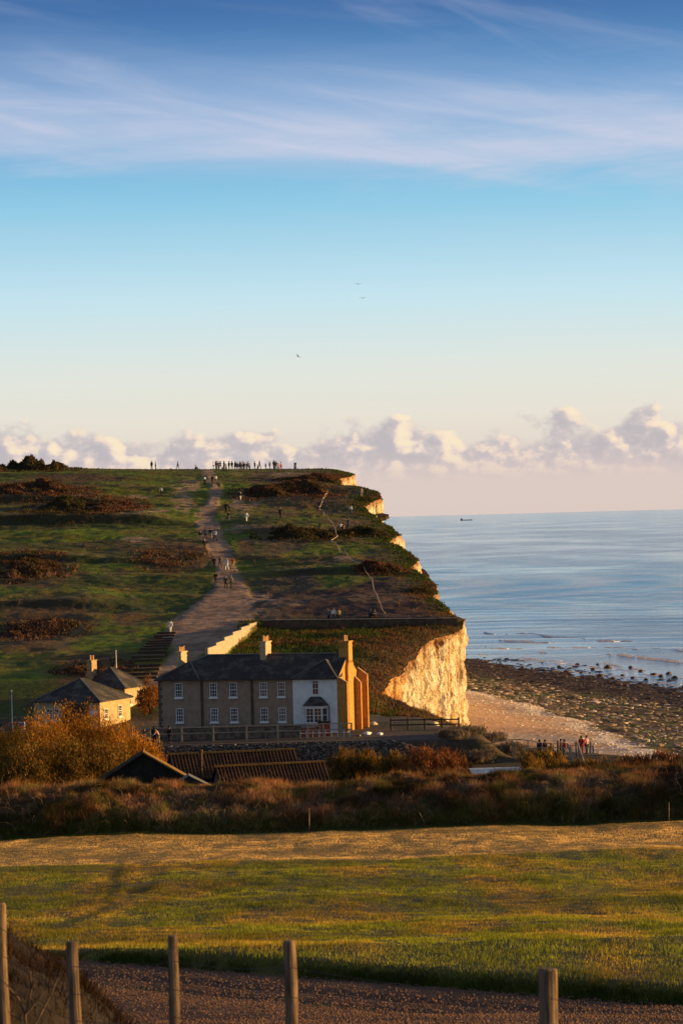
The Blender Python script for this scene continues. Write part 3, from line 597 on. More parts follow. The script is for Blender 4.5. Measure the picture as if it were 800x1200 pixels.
# ------------------------------------------------------------------ terrace of cottages
def window_mb(w, h, cols, rws, depth=0.09, t=0.06, arch=False):
    m = MB()
    m.box(-w / 2, -w / 2 + t, -0.03, depth, 0, h); m.box(w / 2 - t, w / 2, -0.03, depth, 0, h); m.box(-w / 2 + t, w / 2 - t, -0.03, depth, 0, t); m.box(-w / 2 + t, w / 2 - t, -0.03, depth, h - t, h)
    m.box(-w / 2 + t, w / 2 - t, -0.02, depth - 0.01, h / 2 - 0.03, h / 2 + 0.03)
    for i in range(1, cols): x = -w / 2 + w * i / cols; m.box(x - 0.017, x + 0.017, -0.012, 0.03, t, h / 2 - 0.03); m.box(x - 0.017, x + 0.017, -0.012, 0.03, h / 2 + 0.03, h - t)
    for j in range(1, rws):
        z = h * j / rws
        if abs(z - h / 2) > 0.05: m.box(-w / 2 + t, w / 2 - t, -0.012, 0.028, z - 0.014, z + 0.014)
    return m
def add_window(parent, x, y, z, w, h, rot=0.0, cols=3, rws=4, sill=True):
    o = window_mb(w, h, cols, rws).build('window', M_frame, parent); o.location = (x, y - 0.05, z); o.rotation_euler = (0, 0, rot)
    MB().box(-w / 2 + 0.05, w / 2 - 0.05, 0.035, 0.045, 0.05, h - 0.05).build('pane', random.choice([M_pane, M_pane, M_pane2]), o)
    if sill: MB().box(-w / 2 - 0.09, w / 2 + 0.09, -0.12, 0.05, -0.16, -0.002).build('sill', M_frame, o)
    return o
def pots(parent, pts, h=0.55, r=0.13):
    for (x, y, z) in pts:
        hh = h * random.uniform(0.75, 1.15)
        m = MB(); m.tube([(x, y, z), (x, y, z + hh * 0.8), (x, y, z + hh * 0.8 + 0.01), (x, y, z + hh)], [r, r * 0.8, r * 1.12, r * 1.05], 10); m.build('chimney_pot', M_pot, parent)
def terrace():
    yaw = -16.0; L = 19.3; DP = 7.5; EV = 5.7; RG = 7.95
    C = P(396.4, 861, 290); ca, sa = math.cos(R(yaw)), math.sin(R(yaw))
    z0 = CAMZ - 21.95
    base = Vector((C.x - L * ca, C.y - L * sa, z0))
    r = empty('terrace_house', base, R(yaw), 'long brown terrace of cottages with white rendered end and slate roof below the hill', 'house')
    S = lambda px: L * (px - 187) / (396.4 - 187)
    ws = S(345)
    # walls with gable on the right end
    m = MB(); m.box(0, ws - 0.003, 0, DP, 0, EV); m.build('wall', M_render, r)
    m = MB(); m.box(ws, L - 0.02, -0.01, DP, 0, EV); w = m.build('end_wall', M_white, r); w['label'] = 'white rendered end cottage wall'
    m = MB(); m.prism([(0.02, 0), (DP - 0.02, 0), (DP - 0.02, EV), (DP / 2, RG - 0.06), (0.02, EV)], 'x', L - 0.018, L + 0.12); w = m.build('gable_wall', M_brick, r); w['label'] = 'yellow brick gable wall catching the low sun'
    # quoins at the left corner
    for k in range(14):
        z = 0.1 + k * 0.4; ln = 0.42 if k % 2 else 0.26
        MB().box(-0.025, ln, -0.025, 0.2, z, z + 0.36).build('quoin', M_stack if False else M_mortar, r)
    # slate roof, hipped left, gabled right
    def roofmesh(vs, fs, name='roof', mt=M_slate): return MB().add(vs, fs).build(name, mt, r)
    o = 0.28; e = EV + 0.02; A = (-o, -o, e - 0.1); B = (L + 0.16, -o, e - 0.1); Cc = (L + 0.16, DP + o, e - 0.1); Dd = (-o, DP + o, e - 0.1); h1 = (S(233), DP / 2, RG); h2 = (L + 0.16, DP / 2, RG)
    lo = lambda p: (p[0], p[1], p[2] - 0.09)
    roofmesh([A, B, Cc, Dd, h1, h2, lo(A), lo(B), lo(Cc), lo(Dd), lo(h2)],
             [(0, 1, 5, 4), (2, 3, 4, 5), (3, 0, 4), (6, 7, 1, 0), (8, 9, 3, 2), (9, 6, 0, 3), (7, 10, 5, 1), (10, 8, 2, 5), (6, 9, 8, 10, 7)])
    # hipped cross roofs over the end bays
    for (s0, s1, sa_, zt, nm) in ((-0.3, S(237), S(219.5), 7.42, 'left_hip'), (ws - 0.1, L + 0.17, S(379), 7.45, 'right_hip')):
        vs = [(s0, -0.34, e - 0.1), (s1, -0.34, e - 0.1), (sa_, 1.55, zt), (sa_, 3.2, zt), (s1, 1.6, e + 0.35), (s0, 1.6, e + 0.35), (s0, -0.34, e - 0.19), (s1, -0.34, e - 0.19), (s1, 1.6, e), (s0, 1.6, e), (sa_, 3.2, e)]
        roofmesh(vs, [(0, 1, 2), (1, 4, 3, 2), (0, 2, 3, 5), (6, 7, 1, 0), (7, 8, 4, 1), (9, 6, 0, 5), (4, 8, 10, 3), (5, 3, 10, 9), (6, 9, 10, 8, 7)], 'hip_roof')
        for a, b in (((s1, -0.34, e - 0.06), (sa_, 1.55, zt + 0.03)), ((s0, -0.34, e - 0.06), (sa_, 1.55, zt + 0.03))): MB().bar(a, b, 0.13, 0.07).build('hip_ridge', M_lead, r)
    MB().bar((h1[0], h1[1], RG + 0.04), (L + 0.1, DP / 2, RG + 0.04), 0.2, 0.1).build('ridge_tiles', M_lead, r)
    MB().bar((-o, -o, e - 0.05), (h1[0], h1[1], RG + 0.03), 0.14, 0.08).build('hip_ridge', M_lead, r)
    MB().bar((-0.35, -0.40, e - 0.17), (L - 0.1, -0.40, e - 0.17), 0.12, 0.1).build('gutter', M_darkwood, r)
    # drainpipes
    for px in (238, 297):
        MB().tube([(S(px), -0.1, 0), (S(px), -0.1, e - 0.2)], 0.055, 8).build('drainpipe', M_darkwood, r)
        MB().box(S(px) + 0.12, S(px) + 0.2, -0.06, -0.02, 0, e - 0.3).build('party_strip', M_mortar, r)
    # windows
    for px in (211.5, 252.5, 275.8, 311, 332):
        add_window(r, S(px), -0.01, 3.78, 0.80, 1.48); add_window(r, S(px) + 0.05, -0.01, 1.22, 0.80, 1.42)
    # arched window over the bay
    x = S(371.5); add_window(r, x, -0.02, 3.95, 0.68, 1.22, cols=2, rws=2, sill=False)
    m = MB(); m.prism([(x + 0.36 * math.cos(a), 5.17 + 0.16 * math.sin(a)) for a in np.linspace(0, math.pi, 9)], 'y', -0.1, 0.02); m.build('window_arch', M_mortar, r)
    # bay window with lean-to slate hood
    bx0, bx1 = S(358.5), S(384.5); bc = (bx0 + bx1) / 2
    bay = MB(); pl = [(bx0, -0.012), (bx0 + 0.35, -0.85), (bx1 - 0.35, -0.85), (bx1, -0.012)]
    bay.prism(pl, 'z', 0, 1.15); bay.build('bay_base', M_white, r)
    up = MB(); up.prism(pl, 'z', 2.62, 2.85); up.build('bay_head', M_frame, r)
    for q in range(3):
        p0, p1 = Vector(pl[q]), Vector(pl[q + 1]); mid = (p0 + p1) / 2; ln = (p1 - p0).length; an = math.atan2(p1.y - p0.y, p1.x - p0.x)
        if q == 1:
            for s in (-0.25, 0.25): add_window(r, mid.x + s * ln * math.cos(an), mid.y + s * ln * math.sin(an) + 0.05, 1.15, ln / 2 - 0.02, 1.47, an, 2, 4, sill=False)
        else: add_window(r, mid.x, mid.y + 0.05, 1.15, ln - 0.05, 1.47, an, 1, 2, sill=False)
    ov = 0.22; hv = [(bx0 - ov, -0.012, 2.86), (bx0 + 0.3 - ov, -0.85 - ov, 2.86), (bx1 - 0.3 + ov, -0.85 - ov, 2.86), (bx1 + ov, -0.012, 2.86), (bc - 0.55, -0.012, 3.75), (bc + 0.55, -0.012, 3.75)]
    MB().add(hv, [(0, 1, 4), (1, 2, 5, 4), (2, 3, 5), (0, 3, 2, 1), (0, 4, 5, 3)]).build('bay_roof', M_slate, r)
    MB().tube([(bx1 + 0.22, -0.15, 0), (bx1 + 0.22, -0.15, 2.8)], 0.05, 8).build('drainpipe', M_darkwood, r)
    # chimneys
    def chimney(x0, x1, y0, y1, zb, zt, npots, m=M_stack):
        c = MB().box(x0, x1, y0, y1, zb, zt).build('chimney', m, r)
        MB().box(x0 - 0.07, x1 + 0.07, y0 - 0.07, y1 + 0.07, zt - 0.22, zt).build('chimney_cap', m, c) if False else None
        cap = MB(); cap.box(x0 - 0.08, x1 + 0.08, y0 - 0.08, y1 + 0.08, zt + 0.003, zt + 0.14); cap.box(x0 - 0.05, x1 + 0.05, y0 - 0.05, y1 + 0.05, zt - 0.42, zt - 0.34); cap.build('chimney_cap', m, c)
        pots(c, [((x0 + x1) / 2, y0 + (y1 - y0) * (k + 0.5) / npots, zt + 0.14) for k in range(npots)])
        return c
    chimney(S(204) - 0.55, S(204), 2.9, 4.7, 6.0, 8.25, 4, M_cream)
    chimney(S(305) - 0.62, S(305), 2.8, 4.7, 7.0, 9.2, 4, M_cream)
    chimney(L - 0.62, L + 0.42, 3.1, 4.5, 7.0, 9.1, 2, M_brick)
    # stepped chimney breast on the gable
    m = MB(); m.prism([(2.75, 0), (5.05, 0), (5.05, 6.2), (4.5, 7.2), (3.1, 7.2), (2.75, 6.6)], 'x', L + 0.121, L + 0.42); m.build('chimney_breast', M_brick, r)
    # three tall tapered buttresses; they hold up the gable
    for (y, zw, zo, wd) in ((0.0, 5.62, 5.12, 0.92), (4.95, 5.75, 4.75, 0.98), (7.25, 6.2, 5.45, 1.05)):
        m = MB(); x0 = L + 0.122
        m.prism([(x0, 0), (x0 + wd, 0), (x0 + wd, zo), (x0 + wd * 0.12, zw), (x0, zw)], 'y', y, y + 0.36)
        b = m.build('buttress', M_brick, r)
        MB().bar((x0 + wd + 0.02, y + 0.18, zo + 0.04), (x0, y + 0.18, zw + 0.08), 0.42, 0.07).build('coping', M_stack, b)
    return r, S
HOUSE, SX = terrace()

# ------------------------------------------------------------------ hipped cottages on the left
def cottage(px, py, d, yaw, Lx, Dy, ev, rg, rid, label, wins, z0, wallm, ov=0.3, chim=None, name='cottage'):
    C = P(px, py, d); ca, sa = math.cos(R(yaw)), math.sin(R(yaw))
    r = empty(name, (C.x - Lx * ca, C.y - Lx * sa, z0), R(yaw), label, 'cottage')
    MB().box(0, Lx, 0, Dy, 0, ev).build('wall', wallm, r)
    e = ev + 0.01; A = [(-ov, -ov), (Lx + ov, -ov), (Lx + ov, Dy + ov), (-ov, Dy + ov)]; n0 = (Lx / 2, Dy / 2 - rid / 2, rg); n1 = (Lx / 2, Dy / 2 + rid / 2, rg)
    vs = [(x, y, e) for x, y in A] + [n0, n1] + [(x, y, e + 0.11) for x, y in A]
    MB().add(vs, [(6, 7, 4), (7, 8, 5, 4), (8, 9, 5), (9, 6, 4, 5), (0, 1, 7, 6), (1, 2, 8, 7), (2, 3, 9, 8), (3, 0, 6, 9), (3, 2, 1, 0)]).build('roof', M_slate, r)
    for i, nn in ((6, n0), (7, n0), (8, n1)): MB().bar((vs[i][0], vs[i][1], vs[i][2] + 0.02), (nn[0], nn[1], nn[2] + 0.03), 0.16, 0.07).build('hip_ridge', M_lead, r)
    for (side, u, z, w, h) in wins:
        if side == 'f': add_window(r, u, 0, z, w, h, 0, 2, 3)
        else:
            o = add_window(r, 0, 0, z, w, h, R(90), 2, 3); o.location = (Lx + 0.05, u, z)
    if chim:
        x, y, w, t, zt = chim
        c = MB().box(x - w / 2, x + w / 2, y - t / 2, y + t / 2, ev, zt).build('chimney', M_stack, r); MB().box(x - w / 2 - 0.06, x + w / 2 + 0.06, y - t / 2 - 0.06, y + t / 2 + 0.06, zt + 0.002, zt + 0.1).build('chimney_cap', M_stack, c)
        pots(c, [(x, y - t / 4, zt + 0.1), (x, y + t / 4, zt + 0.1)], 0.6)
    return r
M_cot = mat('cream_render', (0.50, 0.36, 0.20), (0.34, 0.24, 0.13), scale=1.5, bump=0.02, rough=0.9, mid=(0.3, 0.7))
cot1 = cottage(118, 857, 306, -21, 7.9, 7.6, 2.75, 5.15, 0.6, 'low square cottage with a hipped slate roof at the far left, its right wall sunlit', [('f', 1.9, 0.85, 0.75, 1.25), ('f', 2.75, 0.85, 0.6, 1.25), ('s', 1.4, 0.9, 0.9, 1.1), ('s', 4.9, 0.9, 0.9, 1.25)], CAMZ - 21.95, M_cot, chim=None)
MB().box(3.6, 6.4, -0.35, -0.02, 0, 2.6).build('porch', M_darkwood, cot1); MB().box(6.75, 7.75, -0.08, -0.03, 1.35, 1.95).build('wall_sign', M_sign, cot1)
cot2 = cottage(147.5, 845, 318, -24, 6.0, 5.2, 2.8, 5.1, 0.6, 'smaller slate roofed cottage behind the square one, sunlit roof and wall', [('s', 1.0, 1.0, 0.8, 1.2), ('s', 3.6, 1.0, 1.3, 1.5)], CAMZ - 21.3, M_cot, chim=(1.2, 1.2, 0.65, 1.2, 5.9))

# ------------------------------------------------------------------ poles, fences and walls
def pole(px, ytop, ybot, d, rad, label, name='flagpole'):
    a = P(px, ytop, d); z0 = Hs(a.x, d) - 0.1
    r = empty(name, (a.x, d, z0), 0, label, 'flagpole'); MB().tube([(0, 0, 0), (0, 0, a.z - z0)], [rad, rad * 0.6], 8).build('pole', M_sign, r); MB().tube([(0, 0, a.z - z0), (0, 0, a.z - z0 + 0.12)], rad * 0.95, 8).build('finial', M_sign, r)
pole(136, 763, 800, 335, 0.075, 'thin white flagpole behind the cottages beside the foot of the steps')
pole(14, 810, 856, 298, 0.07, 'thin white flagpole left of the square cottage at the picture edge')
# board by the left cottage
q = P(26, 852, 300); r = empty('notice_board', (q.x, 300, CAMZ - 21.95), R(-15), 'small blue and white notice board left of the square cottage', 'sign')
MB().box(-0.35, 0.35, -0.03, 0.03, 0.5, 1.3).build('board', M_sign, r); MB().box(-0.28, 0.28, -0.045, -0.035, 0.6, 1.2).build('notice', M_blue, r)
for s in (-0.3, 0.3): MB().box(s - 0.04, s + 0.04, 0.031, 0.09, 0, 1.35).build('post', M_darkwood, r)
# pavement fence in front of the terrace
fz = CAMZ - 21.95
r = empty('post_and_rail_fence', (-36.5, 283.5, fz), 0, 'pale post and rail fence running in front of the terrace and cottages', 'fence')
for px in (-5, 22, 50, 96, 132, 169, 206, 243, 282, 318.5, 354, 372, 392, 405):
    x = (px - 400) * 283.5 / F * 1.0 + 36.5
    MB().box(x - 0.09, x + 0.09, -0.09, 0.09, 0, 1.52).build('post', M_palewood, r)
for z in (1.46, 0.85):
    for a, b in zip((0, 12, 24), (12, 24, 37)): MB().box(a + 0.01, b - 0.01, 0.093, 0.14, z - 0.05, z + 0.05).build('rail', M_palewood, r)
r = empty('garden_wall', (-19.8, 286.2, fz), R(-1.5), 'low brown stone garden wall between the terrace and the rail fence', 'wall')
for k in range(9):
    MB().box(k * 1.9, k * 1.9 + 1.888, 0, 0.35, 0, 1.1 + random.uniform(-0.03, 0.03)).build('wall_bay', M_stone, r)
for k in range(9): MB().box(k * 1.9 - 0.01, k * 1.9 + 1.87, -0.05, 0.4, 1.135, 1.2).build('coping', M_mortar, r)
# red brick pieces before the bay window
a = P(361, 860, 285.8); r = empty('brick_pier', (a.x, 285.8, fz), 0, 'low red brick planter in front of the white cottage, left of the bay window', 'planter'); MB().box(-0.62, 0.62, -0.2, 0.2, 0, 0.95).build('brickwork', M_redbrick, r); MB().box(-0.68, 0.68, -0.25, 0.25, 0.953, 1.02).build('coping', M_palewood, r)
a = P(380, 860, 286.8); r = empty('porch_wall', (a.x, 286.8, fz), 0, 'dark red brick garden wall right below the bay window', 'wall'); MB().box(-0.6, 0.6, -0.2, 0.2, 0, 1.25).build('brickwork', M_redbrick, r); MB().box(-0.66, 0.66, -0.26, 0.26, 1.253, 1.5).build('coping', M_tile, r)
# white pickets beyond
r = empty('picket_fence', (P(352, 862, 284.6).x, 284.6, fz), 0, 'short white picket posts before the white cottage', 'fence')
for k in range(9): MB().box(k * 0.62 - 0.035, k * 0.62 + 0.035, -0.03, 0.03, 0, 0.75).build('picket', M_sign, r)
MB().box(0, 5, 0.032, 0.06, 0.45, 0.52).build('rail', M_sign, r)
# retaining flint wall
def flint_wall():
    x0 = P(178, 890, 277.4).x; x1 = P(517, 890, 277.4).x; Lw = x1 - x0
    r = empty('retaining_wall', (x0, 277.2, CAMZ - 24.2), 0, 'long rough flint retaining wall below the terrace pavement', 'wall')
    U, T = np.meshgrid(np.linspace(0, Lw, 500), np.linspace(0, 1, 30), indexing='xy')
    top = 2.36 + (fbm(U * 0.5, U * 0 + 1, 3) - 0.5) * 0.16 - sst(Lw - 5, Lw, U) * 1.3 ; Z = T * top; Y = -(fbm(U * 1.5, Z * 2.2, 3, 3) - 0.5) * 0.18
    V = gridmesh('wall_core', U, Y, Z); link('wall_core', V, M_mortar, r)
    MB().box(0, Lw - 4.5, 0.12, 0.75, 2.2, 2.44).build('coping', M_mortar, r)
    n = 5200; x = rng.uniform(0, Lw, n); t = rng.random(n); z = t * (2.36 - sst(Lw - 5, Lw, x) * 1.3); y = np.full(n, -0.06); s = rng.uniform(0.05, 0.14, n)
    c = np.array((0.20, 0.155, 0.12)) * rng.uniform(0.35, 1.6, (n, 1)) * np.where(rng.random((n, 1)) < 0.08, 2.2, 1.0)
    Vv, Fc, C = rocks_np(x, y, z, s, c, 0.7); o = link('flints', npmesh('flints', Vv, Fc, col=C), M_rock, r); o['kind'] = 'stuff'
flint_wall()
# hill retaining wall along the path above the cottages
def hill_wall():
    xa = -11.0; xb = 15.2; r = empty('hillside_wall', (xa, 383.2, CAMZ), 0, 'long low grey wall across the hillside above the terrace, ending at the cliff', 'wall')
    n = 14; w = (xb - xa) / n
    for k in range(n):
        x = xa + k * w; z = interp(k / n, [(0, -13.6), (1, -14.0)]) ; hh = 0.3 + 0.5 * sst(0.2, 0.8, k / n)
        MB().box(k * w, (k + 1) * w - 0.02, -0.25, 0.15, z - hh - 0.9, z + 0.05).build('wall_bay', M_darkstone, r)
        MB().box(k * w - 0.005, (k + 1) * w - 0.015, -0.32, 0.2, z + 0.053, z + 0.12).build('coping', M_conc, r)
hill_wall()
def stepped_wall():
    r = empty('stepped_wall', (-11.6, 383, CAMZ), 0, 'sunlit stepped concrete wall climbing the bank behind the terrace roof', 'wall')
    pxs = [242, 252, 262, 272, 282, 291.5, 301]; tops = [758, 752, 745.5, 739.5, 734, 730]; ds = [341, 348, 355, 362, 369, 376, 383]
    for k in range(6):
        p0 = P(pxs[k], 750, ds[k]); p1 = P(pxs[k + 1], 750, ds[k + 1]); zt = P(pxs[k], tops[k], ds[k]).z; zt = (zt + P(pxs[k + 1], tops[k], ds[k + 1]).z) / 2
        a = Vector((p0.x + 11.6, p0.y - 383)); b = Vector((p1.x + 11.6, p1.y - 383)); n = Vector((b.y - a.y, -(b.x - a.x))).normalized() * 0.15
        g = min(Hs(p0.x + 1.0, p0.y), Hs(p1.x + 1.0, p1.y)) - CAMZ - 0.8
        b2 = b - (b - a) * 0.004
        m = MB(); m.add([(*(a + n), g), (*(b2 + n), g), (*(b2 - n), g), (*(a - n), g), (*(a + n), zt - CAMZ), (*(b2 + n), zt - CAMZ), (*(b2 - n), zt - CAMZ), (*(a - n), zt - CAMZ)], [(0, 1, 5, 4), (1, 2, 6, 5), (2, 3, 7, 6), (3, 0, 4, 7), (4, 5, 6, 7), (3, 2, 1, 0)])
        m.build('wall_panel', M_conc, r)
stepped_wall()
def steps():
    r = empty('hill_steps', (P(175, 770, 350).x, 350, CAMZ - 16), 0, 'broad flight of timber edged earth steps climbing left of the terrace', 'steps')
    o = Vector(r.location); n = 15; me = None
    for k in range(n):
        t = k / (n - 1); d = 331 + (372 - 331) * t; xl = P(138 + (184 - 138) * t, 800 - 57 * t, d).x; xr_ = P(184 + (206 - 184) * t, 800 - 57 * t, d).x
        zz = max(Hs(xl + 1, d), Hs(xr_ - 1, d), Hs((xl + xr_) / 2, d), Hs((xl + xr_) / 2, d + 2) - 0.25) + 0.22
        MB().box(xl - o.x, xr_ - o.x, d - o.y, d - o.y + 0.2, zz - o.z - 0.5, zz - o.z + 0.05).build('riser', M_darkwood, r)
        if k < n - 1: MB().box(xl - o.x, xr_ - o.x, d - o.y + 0.2, d - o.y + 2.95, zz - o.z - 0.5, zz - o.z).build('tread', M_gravel, r)
    # grey ramp beside the steps
steps()
# brown timber fence at the end of the lane
r = empty('timber_fence', (P(458, 855, 292).x, 292, fz), R(-9), 'dark brown two rail timber fence at the lane end before the cliff', 'fence')
Lf = (P(538, 855, 290).x - P(458, 855, 292).x) * 1.01
for k in range(5): MB().box(Lf * k / 4 - 0.08, Lf * k / 4 + 0.08, -0.08, 0.08, 0, 1.25).build('post', M_darkwood, r)
for z in (0.55, 1.05): MB().box(-0.1, Lf + 0.1, -0.13, -0.083, z - 0.07, z + 0.07).build('rail', M_darkwood, r)
# earth mounds, chalk boulders and small white things in the yard
def lump(px, py, d, s, colr, label, cat, name='boulder', flat=0.6, group=None):
    a = P(px, py, d); z = Hs(a.x, d) + s * 0.2
    V, Fc, C = rocks_np(np.zeros(1), np.zeros(1), np.zeros(1), np.array([s]), np.array([colr]), flat)
    o = link(name, npmesh(name, V, Fc, True, C), M_rock, loc=(a.x, d, z)); tag(o, label, cat, group)
lump(437, 838, 300, 0.5, (0.4, 0.32, 0.22), 'pale rounded boulder right of the buttresses', 'boulder')
lump(430, 861, 287, 0.42, (0.7, 0.72, 0.75), 'small white boulder at the pavement edge right of the buttresses', 'boulder')
lump(444, 862, 286, 0.35, (0.65, 0.65, 0.68), 'smaller white stone just right of the white boulder', 'boulder')
lump(420, 864, 285, 0.30, (0.1, 0.1, 0.12), 'small dark stone left of the white boulder', 'boulder')
lump(509, 849, 303, 0.42, (0.62, 0.48, 0.28), 'sunlit chalk block at the end of the grassy mound', 'boulder', flat=0.8)

# ------------------------------------------------------------------ barns among the scrub
def gable_barn():
    d = 240; a = P(168, 881, d); zt = a.z; z0 = CAMZ - 24.1; hw = 4.3; ze = P(118, 920, d).z + 0.25
    r = empty('gabled_shed', (a.x, d, z0), R(4), 'dark gabled shed roof with painted orange sunlight along its right edge', 'shed')
    MB().prism([(-hw + 0.3, 0), (hw - 0.3, 0), (hw - 0.3, ze - z0), (0, zt - z0 - 0.15), (-hw + 0.3, ze - z0)], 'y', 0, 2.2).build('wall', M_darkmoss, r)
    for s in (-1, 1):
        m = MB(); m.add([(0, -0.3, zt - z0), (s * hw, -0.3, ze - z0 - 0.15), (s * hw, 2.5, ze - z0 - 0.15), (0, 2.5, zt - z0), (0, -0.3, zt - z0 - 0.14), (s * hw, -0.3, ze - z0 - 0.29), (s * hw, 2.5, ze - z0 - 0.29), (0, 2.5, zt - z0 - 0.14)], [(0, 1, 2, 3), (7, 6, 5, 4), (0, 4, 5, 1), (1, 5, 6, 2), (2, 6, 7, 3)]); m.build('roof', M_moss_sun if s == 1 else M_darkmoss, r)  # right slope and bargeboard orange: low sun put into their colour
        MB().bar((0, -0.36, zt - z0 - 0.05), (s * hw, -0.36, ze - z0 - 0.2), 0.1, 0.13).build('bargeboard', M_moss_sun if s == 1 else M_darkwood, r)
    b = P(222, 910, 238); r2 = empty('lean_to_shed', (b.x, 237.6, z0), R(4), 'low grey gabled lean-to roof at the right foot of the dark gable', 'shed')
    zz = b.z - z0
    MB().prism([(-2.2, 0), (2.2, 0), (2.2, zz - 1.2), (0, zz), (-2.2, zz - 1.2)], 'y', 0, 2.2).build('wall', M_slate, r2)
    for s in (-1, 1): MB().add([(0, -0.2, zz + 0.06), (s * 2.5, -0.2, zz - 1.3), (s * 2.5, 2.1, zz - 1.3), (0, 2.1, zz + 0.06), (0, -0.2, zz + 0.14), (s * 2.5, -0.2, zz - 1.22), (s * 2.5, 2.1, zz - 1.22), (0, 2.1, zz + 0.14)], [(0, 3, 2, 1), (4, 5, 6, 7), (0, 1, 5, 4), (1, 2, 6, 5), (2, 3, 7, 6)]).build('roof', M_lead, r2)
gable_barn()
def tile_barn(pxa, pxb, yr, d, drop, run, label, ztilt=0.0):
    a = P(pxa, yr, d + run); b = P(pxb, yr, d + run); z0 = CAMZ - 24.1; Lb = b.x - a.x; zr = a.z - z0; ze = zr - drop
    r = empty('tiled_barn', (a.x, d, z0), math.atan2(ztilt, Lb), label, 'barn')
    MB().prism([(0.25, 0), (run * 2 - 0.25, 0), (run * 2 - 0.25, ze), (run, zr - 0.12), (0.25, ze)], 'x', 0.2, Lb - 0.2).build('wall', M_stone, r)
    for side in (0, 1):
        y0, y1 = (0 - 0.2, run) if side == 0 else (2 * run + 0.2, run)
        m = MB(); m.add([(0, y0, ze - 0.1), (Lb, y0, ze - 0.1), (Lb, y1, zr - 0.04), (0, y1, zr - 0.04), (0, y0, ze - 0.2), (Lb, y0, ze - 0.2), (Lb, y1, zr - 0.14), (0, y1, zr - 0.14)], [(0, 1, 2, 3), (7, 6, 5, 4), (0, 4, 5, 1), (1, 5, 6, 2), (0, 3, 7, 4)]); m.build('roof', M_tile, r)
    # columns of rounded tiles, broken into courses
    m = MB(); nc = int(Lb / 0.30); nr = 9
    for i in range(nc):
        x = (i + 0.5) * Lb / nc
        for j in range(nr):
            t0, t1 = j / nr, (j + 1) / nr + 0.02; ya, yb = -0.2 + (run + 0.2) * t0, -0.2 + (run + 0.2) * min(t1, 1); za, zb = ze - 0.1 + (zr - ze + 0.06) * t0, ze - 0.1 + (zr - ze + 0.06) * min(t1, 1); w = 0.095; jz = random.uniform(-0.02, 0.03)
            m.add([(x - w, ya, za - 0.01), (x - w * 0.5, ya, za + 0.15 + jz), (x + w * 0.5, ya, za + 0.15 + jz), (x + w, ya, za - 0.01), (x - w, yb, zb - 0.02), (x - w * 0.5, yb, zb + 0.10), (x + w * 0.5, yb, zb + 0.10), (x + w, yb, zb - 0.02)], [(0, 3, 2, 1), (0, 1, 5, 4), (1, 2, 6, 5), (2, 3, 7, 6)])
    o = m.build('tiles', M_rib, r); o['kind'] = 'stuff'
    MB().bar((-0.05, run, zr + 0.03), (Lb + 0.05, run, zr + 0.03), 0.3, 0.16).build('ridge_tiles', M_moss_sun, r)
    return r
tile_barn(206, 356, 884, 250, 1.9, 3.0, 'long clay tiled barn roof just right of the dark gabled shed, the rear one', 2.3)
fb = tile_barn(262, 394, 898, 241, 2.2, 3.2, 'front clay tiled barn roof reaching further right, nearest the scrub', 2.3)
a = P(236, 890, 249.5); r = empty('flue_pipe', (a.x, 249.0, CAMZ - 24.1), 0, 'dark upright flue standing before the rear tiled roof', 'flue')
MB().tube([(0, 0, 0), (0, 0, P(236, 881, 249.5).z - r.location.z)], 0.14, 10).build('pipe', M_darkwood, r); MB().tube([(0, 0, P(236, 881, 249.5).z - r.location.z), (0, 0, P(236, 879, 249.5).z - r.location.z + 0.1)], 0.2, 10).build('cowl', M_darkwood, r)
# flat roofed store among the scrub on the right
a = P(551, 900, 246); b = P(611, 900, 246); r = empty('flat_roofed_store', (a.x, 244, CAMZ - 24.1), 0, 'flat pale grey roof of a low store standing in the scrub', 'shed')
zt = P(580, 903, 246).z - r.location.z
MB().box(0.1, b.x - a.x - 0.1, 0.1, 4.9, 0, zt - 0.12).build('wall', M_darkwood, r); MB().box(0, b.x - a.x, 0, 5.0, zt - 0.117, zt).build('roof', M_sheet, r)

# ------------------------------------------------------------------ vegetation
def leafcloud(n, cen, rad, size, colr, up=0.6, long=2.4, clump=None, var=0.45, seed=0):
    cen = np.array(cen, float); rad = np.array(rad, float)
    nc = clump or max(6, n // 70)
    # clumps spread over the crown's shell and inside
    dirs = rng.normal(size=(nc, 3)); dirs[:, 2] = np.abs(dirs[:, 2]) * 0.9 - 0.25; dirs /= np.linalg.norm(dirs, axis=1)[:, None]
    cc = dirs * rng.uniform(0.45, 0.98, (nc, 1)) * rad; cr = rng.uniform(0.14, 0.30, nc) * rad.mean()
    k = rng.integers(0, nc, n); p = cc[k] + rng.normal(size=(n, 3)) * cr[k][:, None] * 0.55 + cen
    cvar = rng.uniform(1 - var, 1 + var, nc)[k]
    ax = rng.normal(size=(n, 3)); ax[:, 2] = np.abs(ax[:, 2]) + up; ax /= np.linalg.norm(ax, axis=1)[:, None]
    sd_ = np.cross(ax, rng.normal(size=(n, 3))); sd_ /= np.linalg.norm(sd_, axis=1)[:, None]
    s = size * rng.uniform(0.5, 1.4, (n, 1))
    V = np.stack([p - sd_ * s * 0.5, p + sd_ * s * 0.5, p + ax * s * long], 1).reshape(-1, 3)
    c = np.array(colr)[None] * cvar[:, None] * rng.uniform(0.7, 1.3, (n, 1)); hue = rng.normal(0, 0.12, n); c[:, 0] *= 1 + hue; c[:, 1] *= 1 - hue * 0.6
    return V, np.clip(np.repeat(c, 3, 0), 0, 1)
